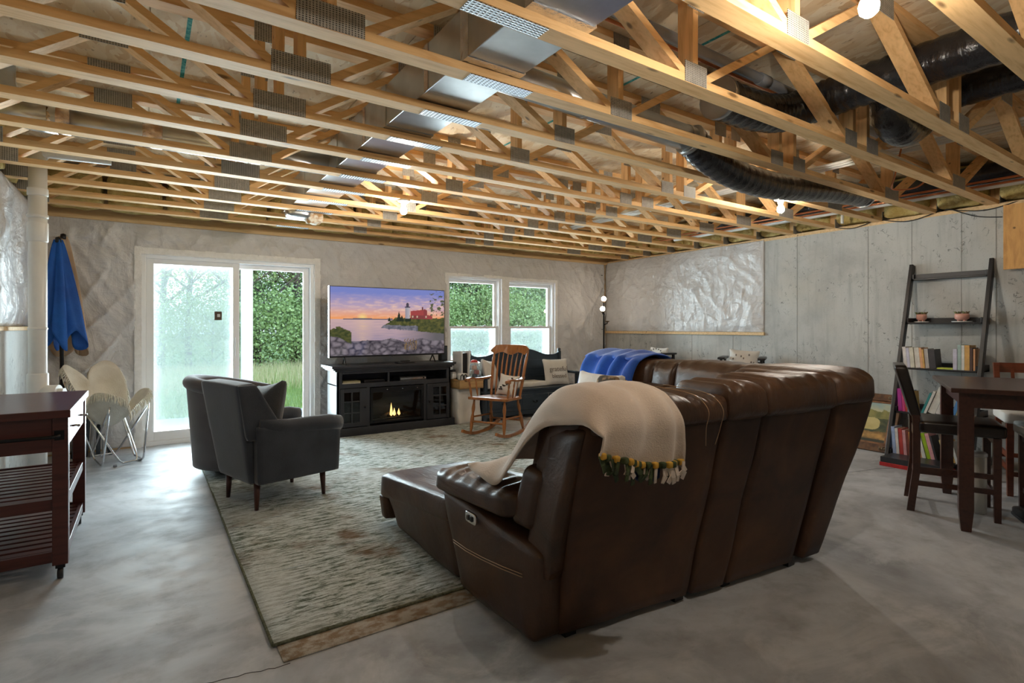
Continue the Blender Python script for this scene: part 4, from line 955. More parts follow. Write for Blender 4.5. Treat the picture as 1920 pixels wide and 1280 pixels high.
# ================================================================== TV STAND
LV = (2.60, 6.62, 0); tv = thing('tv_stand', 'black media console with electric fireplace and glass-paned doors under the television', 'tv stand', LV)
X0, X1, Y0, Y1 = 1.855, 3.345, 6.41, 6.83
def tb(name, c, mat='tv_stand_paint', par=None, bv=.003): return MB().box(*c).build(name, mat, par or tv, bv, rel=LV)
m = MB()
for a, b, z0, z1 in ((X0-.075, X1+.055, .815, .845), (X0-.055, X1+.035, .795, .815), (X0-.03, X1+.015, .775, .795)): m.box(a, b, Y0-(X0-a)*.8, Y1, z0, z1)
m.build('top', 'tv_stand_paint', tv, .003, rel=LV)
tb('side_panel', (X0, X0+.025, Y0, Y1, .10, .775)); tb('side_panel', (X1-.025, X1, Y0, Y1, .10, .775))
tb('back_panel', (X0, X1, Y1-.015, Y1, .10, .775)); tb('base', (X0-.03, X1+.05, Y0-.025, Y1, 0, .105))
tb('face_rail', (X0, X1, Y0, Y0+.03, .745, .776)); tb('face_rail', (X0, X1, Y0, Y0+.03, .575, .628)); tb('shelf', (X0, X1, Y0+.03, Y1, .60, .62))
for a, b in ((X0, X0+.06), (2.475, 2.50), (X1-.06, X1)): tb('face_stile', (a, b, Y0, Y0+.03, .62, .75))
for a, b in ((X0, X0+.035), (2.21, 2.25), (2.96, 3.0), (X1-.035, X1)): tb('face_stile', (a, b, Y0, Y0+.03, .10, .58))
def pane_door(xa, xb, knob):
    d = MB(); z0, z1, y = .115, .57, Y0-.012
    xs = [xa, xa+.045, (xa+xb)/2-.009, (xa+xb)/2+.009, xb-.045, xb]
    if knob > 0: xs[4] = xb-.09; xs[2] = (xs[1]+xs[4])/2-.009; xs[3] = xs[2]+.018
    else: xs[1] = xa+.09; xs[2] = (xs[1]+xs[4])/2-.009; xs[3] = xs[2]+.018
    zs = [z0, z0+.05, .272, .286, .408, .422, z1-.045, z1]
    d.box(xs[0], xs[1], y, Y0+.01, z0, z1); d.box(xs[4], xs[5], y, Y0+.01, z0, z1); d.box(xs[2], xs[3], y, Y0+.01, zs[1], zs[6])
    d.box(xs[1], xs[4], y, Y0+.01, zs[0], zs[1]); d.box(xs[1], xs[4], y, Y0+.01, zs[6], zs[7])
    for k in (2, 4): d.box(xs[1], xs[2], y, Y0+.01, zs[k], zs[k+1]); d.box(xs[3], xs[4], y, Y0+.01, zs[k], zs[k+1])
    o = d.build('door', 'tv_stand_paint', tv, .002, rel=LV)
    for i in ((1, 2), (3, 4)):
        for k in ((1, 2), (3, 4), (5, 6)): MB().box(xs[i[0]], xs[i[1]], Y0-.004, Y0-.001, zs[k[0]], zs[k[1]]).build('pane', 'dark_glass', o, rel=LV)
    kx = xb-.03 if knob > 0 else xa+.03
    MB().lathe([(.006, 0), (.007, .012), (.014, .018), (.015, .026), (.008, .032), (0, .033)], 14, (kx, y, .345), Matrix.Rotation(R(90), 3, 'X')).build('knob', 'black_metal', o, rel=LV)
pane_door(X0+.035, 2.21, 1); pane_door(3.0, X1-.02, -1)
fp = MB(); a, b, y = 2.255, 2.955, Y0-.006
fp.box(a, a+.03, y, Y0+.05, .13, .565); fp.box(b-.03, b, y, Y0+.05, .13, .565); fp.box(a+.03, b-.03, y, Y0+.05, .13, .155); fp.box(a+.03, b-.03, y, Y0+.05, .505, .565)
fpo = fp.build('fireplace_insert', 'black_metal', tv, .002, rel=LV)
tb('firebox', (a+.03, b-.03, Y0+.26, Y0+.28, .15, .51), 'dark_inside', fpo, 0); tb('fire_glass', (a+.03, b-.03, Y0+.012, Y0+.016, .155, .505), 'fire_glass', fpo, 0)
tb('ember_bed', (a+.04, b-.04, Y0+.05, Y0+.24, .155, .175), 'dark_inside', fpo, .004)
for k in range(4): MB().tube([(2.42+.10*k, Y0+.10+.03*(k % 2), .19), (2.56+.10*k, Y0+.16-.04*(k % 2), .21)], .022, 8).build('log', 'bark', fpo, rel=LV)
for fx, fh in ((2.56, .17), (2.66, .09), (2.60, .10)):
    MB().lathe([(.004, 0), (.020, .02), (.016, fh*.4), (.007, fh*.75), (0, fh)], 10, (fx, Y0+.10, .185)).build('flame', 'flame', fpo, rel=LV)
for k in range(3): MB().box(2.46+.2*k, 2.475+.2*k, y-.002, y, .53, .54).build('fire_button', 'chrome', fpo, rel=LV)
# devices on the shelf
LD = (2.85, 6.6, .62); t = thing('game_console', 'slim black and silver player on the open shelf of the media console', 'media player', LD)
MB().box(2.66, 3.02, 6.47, 6.70, .62, .672).build('case', 'black_plastic', t, .004, rel=LD); MB().box(2.665, 3.015, 6.468, 6.4705, .635, .66).build('front_strip', 'chrome', t, rel=LD); MB().lathe([(.010, 0), (.010, .006)], 12, (2.985, 6.468, .648), Matrix.Rotation(R(90), 3, 'X')).build('dial', 'black_metal', t, rel=LD)
LD = (2.12, 6.6, .62); t = thing('receiver', 'low black set-top box with papers on the left shelf of the media console', 'media player', LD)
MB().box(2.20, 2.46, 6.47, 6.68, .62, .655).build('case', 'black_plastic', t, .004, rel=LD); MB().box(2.215, 2.445, 6.468, 6.4705, .63, .645).build('front_strip', 'dark_glass', t, rel=LD)
LD = (2.0, 6.6, .62)
for k in range(2):
    t = thing('book', ['flat cream book lying lowest on the media console shelf', 'thin brown book lying on the cream book in the media console'][k], 'book', LD)
    MB().box(1.93+.01*k, 2.15, 6.46, 6.62, .62+.018*k, .637+.018*k).build('cover', 'book_2' if k == 0 else 'book_22', t, .002, rel=LD)
# remote tray on top
LD = (2.72, 6.45, .845); t = thing('cable_box', 'small flat black box with remote on top of the media console', 'media box', LD)
MB().puff((2.60, 2.84, 6.40, 6.52, .845, .868), (.2, .2, .3), n=6).build('case', 'black_plastic', t, rel=LD); MB().puff((2.66, 2.78, 6.43, 6.46, .868, .882), (.2, .3, .4), n=5).build('remote', 'black_metal', t, rel=LD)
# ---- television
LT2 = (2.58, 6.60, .845); t = thing('television', 'large flat television showing a lighthouse at sunset on the media console', 'television', LT2)
tx0, tx1, tz0, tz1 = 1.815, 3.345, .935, 1.80
MB().box(tx0, tx1, 6.585, 6.64, tz0, tz1).build('casing', 'black_plastic', t, .004, rel=LT2)
MB().box(tx0-.004, tx0, 6.582, 6.63, tz0, tz1).build('side_trim', 'chrome', t, rel=LT2)
def mixc(a, b, k): k = max(0, min(1, k)); return tuple(x+(y-x)*k for x, y in zip(a, b))
def tvpaint(u, v):
    n1 = noise.noise(Vector((u*6, v*9, 1))); n2 = noise.fractal(Vector((u*14, v*30, 4)), 1, 2, 4); n3 = noise.fractal(Vector((u*30, v*26, 8)), 1, 2, 4)
    hz = .53
    if v > hz:
        k = (v-hz)/(1-hz); c = mixc((.95, .36, .10), (.62, .42, .46), min(1, k*2.6)); c = mixc(c, (.20, .24, .58), (k-.25)*1.7)
        cl = max(0, n2*1.1+.15)*max(0, 1-abs(k-.35)*1.9)*(.5+.7*u); c = mixc(c, (.95, .62, .45), cl)
        d = math.hypot((u-.26)*1.77, v-.545); c = mixc(c, (1.0, .75, .25), max(0, 1-d/.09))
    else:
        k = (hz-v)/hz; wv = noise.noise(Vector((u*9, v*70, 2))); c = mixc((.62, .42, .42), (.34, .27, .36), k*1.4+wv*.35); c = mixc(c, (.13, .12, .13), max(0, (u-.55)*3)*.9)
        d = abs(u-.26); c = mixc(c, (.95, .62, .35), max(0, 1-d/.10)*.4*(.6+wv))
    if .10 < u < .52 and hz-.005 < v < hz+.008+.012*max(0, n1+.5): c = (.13, .12, .17)
    # headland
    if u > .42:
        top = .42+min(.14, (u-.42)*1.1)+.02*n3; bot = .40-.05*(u-.42)+.012*n3
        if bot-.10*(u-.42) < v < top:
            c = mixc((.035, .05, .02), (.13, .12, .035), .5+n3); 
            if v < bot+.05 and u < .75: c = mixc((.10, .10, .13), (.22, .21, .25), .5+n3)
    for tx, th, tw in ((.575, .66, .03), (.49, .57, .018), (.655, .70, .035), (.60, .60, .03)):
        if .50 < v < th and abs(u-tx) < tw*(th-v)/(th-.50)*(.7+.6*abs(n3)): c = (.02, .03, .02)
    if .632 < u < .672 and .55 < v < .735: c = mixc((.30, .28, .34), (.50, .46, .50), (u-.632)/.04)
    if .627 < u < .677 and .718 < v < .735: c = (.06, .05, .08)
    if .639 < u < .665 and .735 < v < .775: c = (.07, .06, .09)
    if .643 < u < .661 and .775 <= v < .79: c = (.05, .04, .06)
    if .68 < u < .82 and .54 < v < .60: c = (.22, .05, .05)
    if .68 < u < .82 and .60 <= v < .665+.03*(u-.68)/.14: c = (.36, .06, .06)
    if .80 < u < .835 and .54 < v < .70-.8*abs(u-.81): c = (.26, .05, .055)
    if .785 < u < .80 and .68 < v < .735: c = (.14, .04, .04)
    if .83 < u < .885 and .54 < v < .61-.3*(u-.83): c = (.32, .06, .06)
    for wx in (.70, .74, .825):
        if abs(u-wx) < .006 and .565 < v < .595: c = (.60, .45, .32)
    if u > .86 and v > .60 and n3 > .12+.9*abs(v-.72): c = (.10, .11, .06)
    rk = .22+.07*noise.noise(Vector((u*7, 0, 3)))+(.10 if u < .16 else 0)*(1-u/.16)-.06*max(0, u-.6)
    if v < rk:
        q = noise.voronoi(Vector((u*15, v*12, 0)))[0]; c = mixc((.24, .205, .235), (.035, .03, .04), (1-min(1, (q[1]-q[0])*2.2))*.7+.35*n3+.25*q[0])
    if u < .17 and rk-.04 < v < .43-.9*abs(u-.07)+.03*n3: c = mixc((.03, .045, .015), (.10, .10, .03), .5+n3)
    if .62 < u < .74 and .06 < v < .24+.05*n3 and math.sin(u*260+n3*4) > .35: c = (.20, .13, .07)
    return c
def painted(name, fpos, nx, ny, fcol, mat, par, rel):
    m = MB(); m.grid(fpos, nx, ny); m.c = [fcol(i/nx, j/ny) for j in range(ny+1) for i in range(nx+1)]
    return m.build(name, mat, par, rel=rel)
painted('screen', lambda u, v: (tx0+.008+(tx1-tx0-.016)*u, 6.5835, tz0+.02+(tz1-tz0-.028)*v), 240, 136, tvpaint, 'tv_picture', t, LT2)
for x in (2.0, 3.18):
    for s in (-1, 1): MB().tube([(x, 6.61, .94), (x+.02*s, 6.61+.12*s, .852)], .008, 8).build('leg', 'black_metal', t, rel=LT2)
MB().box(2.555, 2.605, 6.580, 6.585, .926, .937).build('badge', 'chrome', t, rel=LT2)
LD = (3.385, 6.66, .845); t = thing('speaker', 'small dark speaker standing behind the right edge of the television', 'speaker', LD)
MB().box(3.335, 3.43, 6.66, 6.76, .845, 1.05).build('cabinet', 'black_plastic', t, .006, rel=LD); MB().box(3.343, 3.422, 6.656, 6.66, .86, 1.035).build('grille', 'navy_paint', t, .002, rel=LD)

# ================================================================== CLOTH BOX, CRATE, CONSOLE
LD = (3.62, 6.55, 0); t = thing('storage_box', 'box covered by a white cloth between the media console and the bench', 'box', LD)
MB().puff((3.43, 3.785, 6.36, 6.76, 0, .488), (.10, .10, .06), n=(14, 14, 16), wr=lambda P, q: Vector((noise.noise(P*6), noise.noise(P*6+Vector((4,0,0))), 0))*.03*(1-P.z)).build('cloth_cover', 'white_cotton', t, rel=LD)
LD = (3.64, 6.55, .49); t = thing('wooden_crate', 'low wooden crate tray on the white cloth box', 'crate', LD); MB().box(3.415, 3.775, 6.28, 6.70, .485, .50).build('bottom', 'crate_wood', t, .002, rel=LD)
for c in ((3.415, 3.775, 6.28, 6.296, .49, .588), (3.415, 3.775, 6.684, 6.70, .49, .588), (3.415, 3.431, 6.296, 6.684, .49, .588), (3.759, 3.775, 6.296, 6.684, .49, .588)): MB().box(*c).build('side_board', 'crate_wood', t, .002, rel=LD)
MB().box(3.408, 3.782, 6.273, 6.707, .586, .598).build('lid_rim', 'crate_wood', t, .002, rel=LD)
LD = (3.56, 6.50, .60); t = thing('game_console', 'tall white game console with black core standing on the wooden crate', 'game console', LD)
for s in (-1, 1): MB().puff([(3.56+s*.05-.012, 6.39, .61), (3.56+s*.05+.012, 6.39, .61), (3.56+s*.05+.012, 6.63, .61), (3.56+s*.05-.012, 6.63, .61), (3.56+s*.062-.012, 6.37, .985), (3.56+s*.062+.012, 6.37, .985), (3.56+s*.062+.012, 6.63, .97), (3.56+s*.062-.012, 6.63, .97)], (.4, .1, .05), n=6).build('side_plate', 'white_plastic', t, rel=LD)
MB().box(3.525, 3.595, 6.405, 6.62, .61, .955).build('core', 'black_plastic', t, .006, rel=LD); MB().lathe([(.075, 0), (.075, .012), (.05, .016)], 20, (3.56, 6.51, .598)).build('stand', 'black_plastic', t, rel=LD)
LD = (3.48, 6.33, .60); t = thing('headset', 'white headset with black straps lying on the wooden crate', 'headset', LD)
MB().puff((3.425, 3.545, 6.295, 6.375, .598, .69), (.4, .4, .4), n=8).build('visor', 'white_plastic', t, rel=LD)
for x in (3.455, 3.505): MB().tube(spline([(x-.02, 6.292, .61), (x-.02, 6.286, .66), (x+.005, 6.286, .675), (x+.02, 6.29, .64), (x+.022, 6.292, .61)], 5), .007, 6).build('strap', 'black_plastic', t, rel=LD)
LD = (3.45, 6.56, .60); t = thing('game_controller', 'pale game controller lying behind the white headset', 'game controller', LD)
MB().puff((3.412, 3.488, 6.50, 6.62, .598, .70), (.5, .4, .5), n=8, wr=soft).build('body', 'white_plastic', t, rel=LD); MB().puff((3.42, 3.48, 6.51, 6.57, .695, .73), .5, n=5).build('cover', 'grey_pillow', t, rel=LD)
LD = (3.71, 6.40, .60); t = thing('plastic_bag', 'clear plastic bag of colourful toys on the wooden crate', 'bag', LD)
MB().puff((3.645, 3.782, 6.31, 6.50, .598, .82), (.4, .4, .4), (.1, .1, .05), 12, lambda P, q: Vector((noise.noise(P*14), noise.noise(P*14+Vector((4,0,0))), noise.noise(P*14+Vector((0,4,0)))))*.016).build('bag', 'screen_mesh', t, rel=LD)
for p, r, mt in (((3.69, 6.37, .64), .030, 'navy_cloth'), ((3.725, 6.38, .69), .034, 'red_card'), ((3.705, 6.41, .755), .034, 'pink_ceramic'), ((3.738, 6.43, .63), .026, 'umbrella_blue'), ((3.695, 6.44, .69), .030, 'white_plastic')):
    MB().puff((p[0]-r, p[0]+r, p[1]-r, p[1]+r, p[2]-r, p[2]+r), .6, n=6).build('toy', mt, t, rel=LD)
LD = (3.70, 6.40, .82); t = thing('red_cap', 'small red and white cap on top of the plastic bag', 'cap', LD)
MB().lathe([(0, .04), (.035, .034), (.05, .015), (.052, 0)], 16, (3.70, 6.40, .822)).build('crown', 'red_card', t, rel=LD); MB().lathe([(.050, .004), (.06, 0), (.062, -.012), (.05, -.014)], 16, (3.70, 6.40, .822)).build('brim', 'white_cotton', t, rel=LD)

# ================================================================== BENCH
LN = (4.65, 6.52, 0); bn = thing('storage_bench', 'dark navy storage bench with curved backrest and drawers below the windows', 'bench', LN)
bx0, bx1, by0, by1 = 3.80, 5.49, 6.29, 6.78
def nb(name, c, mat='navy_paint', par=None, bv=.004): return MB().box(*c).build(name, mat, par or bn, bv, rel=LN)
nb('seat', (bx0-.01, bx1+.01, by0-.025, by1-.02, .40, .428)); nb('side_panel', (bx0, bx0+.022, by0+.05, by1-.05, .09, .40)); nb('side_panel', (bx1-.022, bx1, by0+.05, by1-.05, .09, .40))
nb('front_rail', (bx0+.05, bx1-.05, by0+.012, by0+.032, .34, .40)); nb('front_rail', (bx0+.05, bx1-.05, by0+.012, by0+.032, .06, .12)); nb('bottom', (bx0+.02, bx1-.02, by0+.03, by1-.05, .10, .12))
for x in (bx0, bx1-.05): nb('front_leg', (x, x+.05, by0, by0+.05, 0, .60)); nb('back_post', (x, x+.05, by1-.05, by1, 0, .925)); MB().lathe([(.022, 0), (.030, .01), (.024, .02), (.033, .04), (.0, .055)], 14, (x+.025, by1-.025, .92)).build('finial', 'navy_paint', bn, rel=LN)
for x in (bx0-.012, bx1-.062): MB().puff((x, x+.074, by0-.04, by1-.03, .595, .632), (.15, .08, .4), n=6).build('arm', 'navy_paint', bn, rel=LN)
for k in range(3):
    xa = bx0+.06+k*.53; d_ = nb('drawer', (xa, xa+.51, by0+.006, by0+.028, .125, .335))
    nb('drawer_field', (xa+.04, xa+.47, by0+.002, by0+.008, .165, .295), 'navy_paint', d_, .003)
    MB().tube(spline([(xa+.225, by0, .245), (xa+.225, by0-.022, .235), (xa+.255, by0-.028, .222), (xa+.285, by0-.022, .235), (xa+.285, by0, .245)], 5), .006, 8).build('drawer_pull', 'black_metal', d_, rel=LN)
N = 48; top = []
for i in range(N+1):
    q = i/N; x = bx0+.05+(bx1-bx0-.10)*q; s = abs(q-.5)*2
    z = .875+.10*math.exp(-(s/.55)**4) + .035*max(0, (s-.86)/.14)**2
    if s < .22: z += .03*math.cos(s/.22*math.pi/2)
    top.append((x, z))
poly = [(bx0+.05, .43), (bx1-.05, .43)]+top[::-1]
MB().prism(poly, lambda x, z: (x, by1-.035, z), lambda x, z: (x, by1-.012, z)).build('backrest', 'navy_paint', bn, .002, rel=LN)
for z in (.55, .67, .79): nb('back_rail', (bx0+.05, bx1-.05, by1-.041, by1-.034, z, z+.010), 'navy_paint', None, .002)
t = thing('seat_cushion', 'long white cushion lying on the navy bench seat', 'cushion', (4.65, 6.6, .428)); MB().puff((4.21, 4.96, 6.40, 6.72, .426, .50), (.04, .15, .5), (0, 0, .15), (24, 8, 6), soft).build('cover', 'white_cotton', t, rel=(4.65, 6.6, .428))
t = pillow('throw_pillow', 'white pillow with grateful blessed lettering at the arm of the navy bench', (5.17, 6.46, .622), (R(-14), 0, R(-8)), .40, .38, .13, 'pillow_white')
FX = Matrix.Rotation(R(90), 4, 'X')
text('lettering', 'grateful', .105, 'print_grey', t, Matrix.Translation((0, -.088, .03)) @ FX @ Matrix.Shear('XY', 4, (.2, 0)) if False else Matrix.Translation((0, -.088, .03)) @ FX)
text('lettering', 'blessed', .085, 'print_grey', t, Matrix.Translation((0, -.086, -.075)) @ FX)
pillow('throw_pillow', 'plain beige pillow leaning at the bench end by the wooden crate', (4.02, 6.50, .63), (R(-16), R(8), R(38)), .40, .40, .14, 'pillow_white')

# ================================================================== ROCKING CHAIR
rk = thing('rocking_chair', 'oak spindle-back rocking chair with turned legs facing the seating area', 'rocking chair', (3.50, 5.50, .0205), R(208))
# local: faces +x, width along y
def turned(p, q, r, name='leg', mat='oak_wood', par=None):
    P = [Vector(p).lerp(Vector(q), k/12) for k in range(13)]; pr = [.62, .70, .95, 1.15, 1.0, .70, 1.05, 1.2, 1.25, 1.15, 1.0, .8, .62]
    return MB().tube(P, [r*x for x in pr], 10).build(name, mat, par or rk)
MB().puff([(-.22, -.225, .405), (.25, -.265, .425), (.25, .265, .425), (-.22, .225, .405), (-.22, -.225, .44), (.25, -.265, .462), (.25, .265, .462), (-.22, .225, .44)], (.08, .08, .4), n=8).build('seat', 'oak_wood', rk)
for s in (-1, 1):
    rp = [(-.46, s*.225, .10), (-.32, s*.225, .045), (-.15, s*.225, .016), (.02, s*.225, .011), (.18, s*.225, .022), (.32, s*.225, .05), (.42, s*.225, .085)]
    m = MB(); pp = spline(rp, 5)
    for a, b in zip(pp[:-1], pp[1:]): m.beam(a, b+(b-a)*.08, .03, .034)
    m.build('rocker', 'oak_wood', rk)
    turned((.19, s*.205, .42), (.24, s*.225, .035), .019); turned((-.17, s*.185, .41), (-.24, s*.225, .045), .019)
    MB().tube([(.22, s*.215, .22), (-.21, s*.208, .20)], .011, 8).build('stretcher', 'oak_wood', rk)
    pb = spline([(-.20, s*.20, .43), (-.245, s*.215, .62), (-.30, s*.228, .83), (-.355, s*.238, .985)], 6)
    MB().tube(pb, [.016]*4+[.019]*(len(pb)-8)+[.013]*4, 10).build('back_post', 'oak_wood', rk)
    am = spline([(-.26, s*.222, .665), (-.12, s*.255, .652), (.05, s*.27, .655), (.18, s*.275, .672), (.245, s*.275, .655)], 6)
    m = MB()
    for a, b in zip(am[:-1], am[1:]): m.beam(a, b+(b-a)*.1, .042, .022)
    m.tube([(.235, s*.275-.028, .652), (.235, s*.275+.028, .652)], .022, 10); m.build('arm', 'oak_wood', rk)
    turned((.20, s*.272, .65), (.19, s*.245, .45), .012, 'arm_post'); turned((.06, s*.268, .645), (.06, s*.24, .45), .010, 'arm_spindle')
MB().tube([(.235, -.215, .17), (.235, .215, .17)], .012, 8).build('stretcher', 'oak_wood', rk); MB().tube([(-.21, -.208, .15), (-.21, .208, .15)], .011, 8).build('stretcher', 'oak_wood', rk)
for k in range(6):
    y = -.155+.062*k; pb = spline([(-.195, y*.9, .435), (-.245, y*.96, .62), (-.30, y*1.04, .83), (-.345, y*1.08, .955)], 6)
    MB().tube(pb, [.007+.006*math.sin(math.pi*min(1, i/(len(pb)-1)*1.15)) for i in range(len(pb))], 8).build('spindle', 'oak_wood', rk)
poly = [(-.245, .955), (-.20, .935), (-.10, .955), (0, .945), (.10, .955), (.20, .935), (.245, .955), (.262, 1.0), (.24, 1.045), (.12, 1.06), (0, 1.062), (-.12, 1.06), (-.24, 1.045), (-.262, 1.0)]
m = MB(); n_ = 10
for i in range(n_):   # curved crest rail in strips
    ya, yb = -.262+.524*i/n_, -.262+.524*(i+1)/n_
    def zr(y):
        s = abs(y)/.262; lo = .952-.018*math.cos(y*26)*(s < .95); hi = 1.062-.02*s**4
        if s > .9: k = (s-.9)/.1; lo += .03*k; hi -= .03*k
        return lo, hi
    la, ha = zr(ya); lb_, hb = zr(yb); xa, xb = -.385+.05*(abs(ya)/.262)**2, -.385+.05*(abs(yb)/.262)**2
    m.hexa([(xa+.02, ya, la), (xa+.045, ya, la), (xb+.045, yb, lb_), (xb+.02, yb, lb_), (xa-.012, ya, ha), (xa+.013, ya, ha), (xb+.013, yb, hb), (xb-.012, yb, hb)])
m.build('crest_rail', 'oak_wood', rk)
t = pillow('throw_pillow', 'white pillow with black floral print in the rocking chair', (3.643, 5.486, .597), (R(-20), R(6), R(298)), .24, .24, .09, 'pillow_white')
for k in range(12): MB().puff((-.07+.012*k-.012, -.07+.012*k+.012, -.062, -.048, -.07+.012*k+.02*math.sin(k*2.4)-.008, -.07+.012*k+.02*math.sin(k*2.4)+.008), .5, n=4).build('print_leaf', 'print_black', t)

# ================================================================== FLOOR LAMP
LL = (6.20, 6.50, 0); t = thing('floor_lamp', 'black floor lamp with glowing globe bulbs in the plastic-lined corner', 'floor lamp', LL)
MB().lathe([(0, 0), (.14, 0), (.145, .015), (.05, .035), (.02, .06), (0, .06)], 24).build('base', 'black_metal', t)
MB().lathe([(.012, .03), (.012, 1.50), (.02, 1.51), (.012, 1.53), (.010, 1.70)], 12).build('pole', 'black_metal', t)
for p in ((0, 0, 1.765), (-.055, -.03, 1.60), (.06, -.02, 1.44)):
    MB().tube([(0, 0, p[2]-.10), (p[0], p[1], p[2]-.075), (p[0], p[1], p[2]-.045)], .008, 8).build('arm', 'black_metal', t)
    MB().lathe([(.012, -.06), (.035, -.042), (.038, -.036), (.014, -.034)], 14, p).build('cup', 'gilt_ornament', t)
    if p[2] > 1.5: MB().lathe([(.001, -.042), (.030, -.030), (.042, 0), (.030, .030), (.001, .042)], 16, p).build('globe', 'globe_glow', t)

# ================================================================== TALL BLACK CHAIRS BY THE CONCRETE WALL
def tall_chair(loc, rz, lab):
    t = thing('bar_chair', lab, 'chair', loc, rz)   # faces -x, width along y
    for x in (-.20, .20):
        for y in (-.23, .23): MB().beam((x*1.1, y*1.06, 0), (x, y, .90 if x < 0 else .92), .030, .030).build('leg', 'shelf_black', t)
    MB().puff((-.23, .22, -.22, .22, .60, .66), (.08, .08, .4), n=6).build('seat', 'shelf_black', t)
    for y in (-.23, .23): MB().puff((-.25, .24, y-.045, y+.045, .895, .925), (.1, .3, .4), n=5).build('arm', 'shelf_black', t); MB().beam((-.2, y, .22), (.2, y, .22), .02, .025).build('stretcher', 'shelf_black', t)
    MB().beam((-.2, -.23, .30), (-.2, .23, .30), .02, .025).build('footrest', 'shelf_black', t); MB().beam((.2, -.23, .80), (.2, .23, .80), .018, .10).build('backrest', 'shelf_black', t)
tall_chair((6.34, 5.60, 0), R(-8), 'tall black chair with a pillow by the concrete wall below the plastic sheet')
tall_chair((6.30, 4.08, 0), R(28), 'tall black chair with a pillow by the concrete wall past the plastic sheet')
t = pillow('throw_pillow', 'white pillow with happy lettering in a wreath on a tall black chair', (6.445, 5.585, .82), (R(-12), 0, R(-98)), .36, .33, .11, 'pillow_white')
text('lettering', 'happy', .085, 'print_black', t, Matrix.Translation((0, -.072, .06)) @ FX)
for k in range(11):
    a = R(-35+25*k); MB().puff((math.cos(a)*.135-.012, math.cos(a)*.135+.012, -.070, -.058, .07+math.sin(a)*.075-.010, .07+math.sin(a)*.075+.010), .5, n=4).build('wreath_leaf', 'print_grey', t)
t = pillow('throw_pillow', 'white pillow with black speckled print on a tall black chair', (6.405, 4.136, .83), (R(-14), R(4), R(-62)), .34, .34, .11, 'pillow_white')
for k in range(9): MB().puff((-.13+.031*k, -.115+.031*k, -.068, -.056, .07*math.sin(k*2.3)+.03, .07*math.sin(k*2.3)+.055), .5, n=4).build('print_mark', 'print_grey', t)

# ================================================================== LADDER SHELF
LA = (6.2, 2.02, 0); ls = thing('ladder_shelf', 'black leaning ladder bookshelf against the concrete wall', 'bookshelf', LA)
yl, yr = 2.345, 1.70; railx = lambda z: 6.02+.60*z/1.95
for y in (yl, yr):
    a, b = Vector((6.02, y, 0)), Vector((railx(1.945), y, 1.945)); MB().beam(a, b, .034, .062, (1, 0, 0)).build('rail', 'shelf_black', ls, .004, rel=LA)
SH = []
for z, d in ((1.80, .11), (1.35, .20), (.90, .30), (.475, .39), (.07, .50)):
    x0_ = railx(z)+.005; x1_ = min(x0_+d, XR(2.0)-.015); SH.append((z, x0_, x1_))
    MB().box(x0_-.02, x1_, yr+.017, yl-.017, z-.018, z).build('shelf', 'shelf_black', ls, .003, rel=LA)
    MB().box(x1_-.014, x1_, yr+.017, yl-.017, z, z+.045).build('back_lip', 'shelf_black', ls, .002, rel=LA)
    for y in (yr+.017, yl-.035): MB().box(x0_-.02, x1_, y, y+.018, z-.018, z+.045).build('side_bracket', 'shelf_black', ls, .003, rel=LA)
def book(y, z, x, th, h, dp, ci, lean, lab, flat=False, roty=0):
    t = thing('book', lab, 'book', (x, y, z)); t.rotation_euler = (R(lean), 0, 0)
    # local: spine at x=0 facing -x, thickness along y, height z
    if flat: t.rotation_euler = (R(90), 0, 0); t.location.z += 0
    m = MB(); m.box(0, .003, 0, th, 0, h); m.box(.003, dp, 0, .003, 0, h); m.box(.003, dp, th-.003, th, 0, h); m.build('cover', 'book_%d' % ci, t)
    MB().box(.003, dp-.004, .003, th-.003, .004, h-.004).build('pages', 'page_paper', t)
    return t
CN = {0:'cream',1:'lilac',2:'pale yellow',3:'white',4:'orange',5:'grey',6:'black',7:'white',8:'sage green',9:'amber',10:'dark brown',11:'crimson',12:'magenta',13:'red',14:'blue-grey',15:'bright orange',16:'teal',17:'off-white',18:'blue',19:'lime green',20:'pink',21:'mustard',22:'olive',23:'maroon',24:'yellow-green'}
used = {}
def row(shelf, specs, y0, lean, where):
    z, x0_, x1_ = SH[shelf]; y = y0
    for i, (ci, th, h) in enumerate(specs):
        y -= (th+.002)/math.cos(R(lean)); key = (ci, where)
        used[key] = used.get(key, 0)+1
        size = 'thin' if th < .022 else 'thick' if th > .034 else 'medium'
        book(y, z+.001+(math.sin(R(-lean))*th if lean < 0 else 0), x0_-.012+random.uniform(0, .012), th, h, min(.15+.03*random.random(), x1_-x0_-.02), ci, lean, '%s %s book, %s %s' % (size, CN[ci], ['first', 'second', 'third', 'fourth', 'fifth', 'sixth', 'seventh', 'eighth', 'ninth'][i], where))
        y -= .001+ (abs(math.sin(R(lean)))*.004)
random.seed(9)
row(2, [(0, .028, .205), (1, .024, .195), (2, .034, .20), (3, .040, .20), (4, .020, .198), (9, .014, .185), (5, .030, .19), (6, .05, .185)], 2.304, -5, 'from the rail, leaning row, middle ladder shelf')
row(2, [(1, .030, .195), (8, .026, .235), (3, .022, .232), (9, .036, .232), (10, .020, .21), (4, .014, .20)], 1.906, 0, 'in the upright row, middle ladder shelf')
t = book(2.03, .901, SH[2][1]+.0, .012, .122, .12, 24, 0, 'thin yellow-green book lying flat on the middle ladder shelf'); t.rotation_euler = (R(90), 0, 0); t.location = (SH[2][1], 2.032, .901); 
row(3, [(12, .032, .22), (11, .022, .215), (13, .016, .21), (14, .022, .205), (15, .020, .20)], 2.304, -3, 'from the rail, second ladder shelf from the floor')
row(3, [(16, .018, .21), (17, .020, .23), (3, .055, .26), (0, .040, .20)], 2.12, 20, 'in the slanting row, second ladder shelf from the floor')
